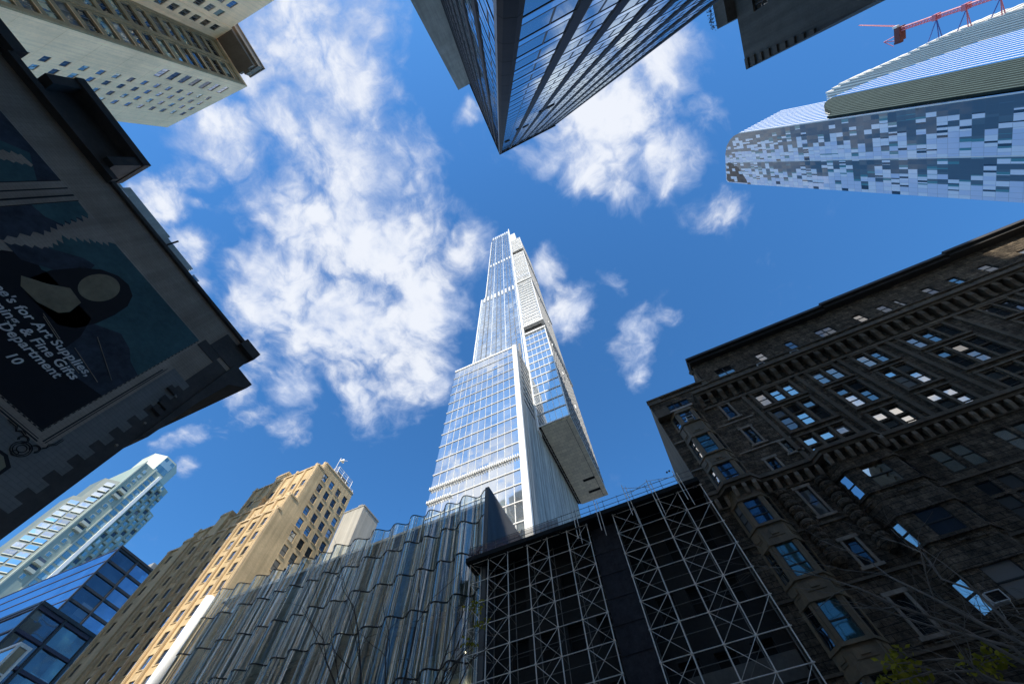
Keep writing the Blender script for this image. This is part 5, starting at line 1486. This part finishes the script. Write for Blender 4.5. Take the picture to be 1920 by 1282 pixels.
def street_tree(lab, base, hgt, lean, targets, mm, leaves=(), r0=.11, grp=None):
    """trunk, then one long limb towards each target point, each forking into twigs"""
    tr_ = thing('street_tree', lab, 'tree', base, grp)
    b = Vector(base); top = b + Vector((lean[0], lean[1], hgt))
    mb = MB(); mb.tube([tuple(b), tuple(b.lerp(top, .5) + Vector((.06, .03, 0))), tuple(top)], [r0 * 1.25, r0, r0 * .8], 10)
    mb.build('trunk', mm, tr_, smooth=True)
    tips = []
    for q in list(targets) + [c for (c, rad, cnt) in leaves]:
        mb = MB()
        q = Vector(q); d = q - top; L = d.length
        pts = [top]; rs = [r0 * .34]
        for i in range(1, 8):
            f = i / 7
            pts.append(top + d * f + Vector((rng.gauss(0, .09), rng.gauss(0, .09), .16 * math.sin(f * PI) * L * .5 + rng.gauss(0, .06)))); rs.append(r0 * .34 * (1 - .86 * f))
        mb.tube([tuple(p) for p in pts], rs, 7)
        for i in (3, 4, 5, 6, 7):
            for w_ in range(1):
                dd = (d.normalized() + Vector((rng.gauss(0, .55), rng.gauss(0, .55), rng.gauss(.1, .4)))).normalized()
                limb(mb, pts[i], dd, L * rng.uniform(.16, .3), rs[i] * .6, 1, tips)
        mb.build('limb', mm, tr_, smooth=True)
    for (c, rad, cnt) in leaves:
        mb = MB(); c = Vector(c)
        for k in range(cnt):
            o = Vector((rng.gauss(0, 1), rng.gauss(0, 1), rng.gauss(0, .6))) * rad * .5
            p = c + o
            a = Vector((rng.gauss(0, 1), rng.gauss(0, 1), rng.gauss(-.4, .7))).normalized(); s = rng.uniform(.045, .085)
            bb_ = a.cross(Vector((rng.gauss(0, 1), rng.gauss(0, 1), rng.gauss(0, 1)))).normalized()
            tip = p + a * s * 2
            mb.poly([tuple(p), tuple(p + a * s + bb_ * s * .55), tuple(tip), tuple(p + a * s - bb_ * s * .55)])
        mb.build('leaf_cluster', m_leaf, tr_)
    return tr_
def at(px, py, y):
    d = ray(px, py); k = y / d.y
    return (d.x * k, y, 1.6 + d.z * k)
street_tree('bare dark street tree whose thin branches cross the wavy glass shop', (-7.6, 10.0, .14), 4.2, (.2, -.1),
            [at(560, 1130, 9.2), at(640, 1075, 9.8), at(720, 1120, 10.6), at(800, 1040, 10.4), at(880, 1110, 11.0), at(620, 1190, 9.4), at(930, 1180, 11.2)], m_bark,
            [(at(893, 1135, 11.0), .30, 46), (at(905, 1165, 11.0), .24, 34), (at(880, 1205, 11.2), .22, 24)])
street_tree('pale barked street tree with a yellow green leaf tuft, before the stone apartment house', (4.9, 9.6, .14), 4.0, (-.1, .1),
            [at(1415, 1060, 10.4), at(1540, 1010, 10.8), at(1600, 1120, 10.2), at(1650, 1000, 10.6), at(1740, 1110, 10.4)], m_barkl,
            [(at(1680, 1238, 10.0), .22, 60), (at(1702, 1266, 10.0), .24, 60), (at(1655, 1272, 10.0), .12, 18)])
street_tree('street tree with sparse yellow leaf tufts in the bottom right corner', (8.6, 10.2, .14), 3.8, (.1, 0),
            [at(1830, 1150, 10.6), at(1880, 1240, 10.4), at(1770, 1200, 10.6), at(1900, 1180, 10.8)], m_barkl,
            [(at(1845, 1222, 10.4), .2, 26), (at(1862, 1250, 10.4), .2, 30), (at(1815, 1245, 10.5), .16, 16), (at(1890, 1228, 10.4), .14, 10)])
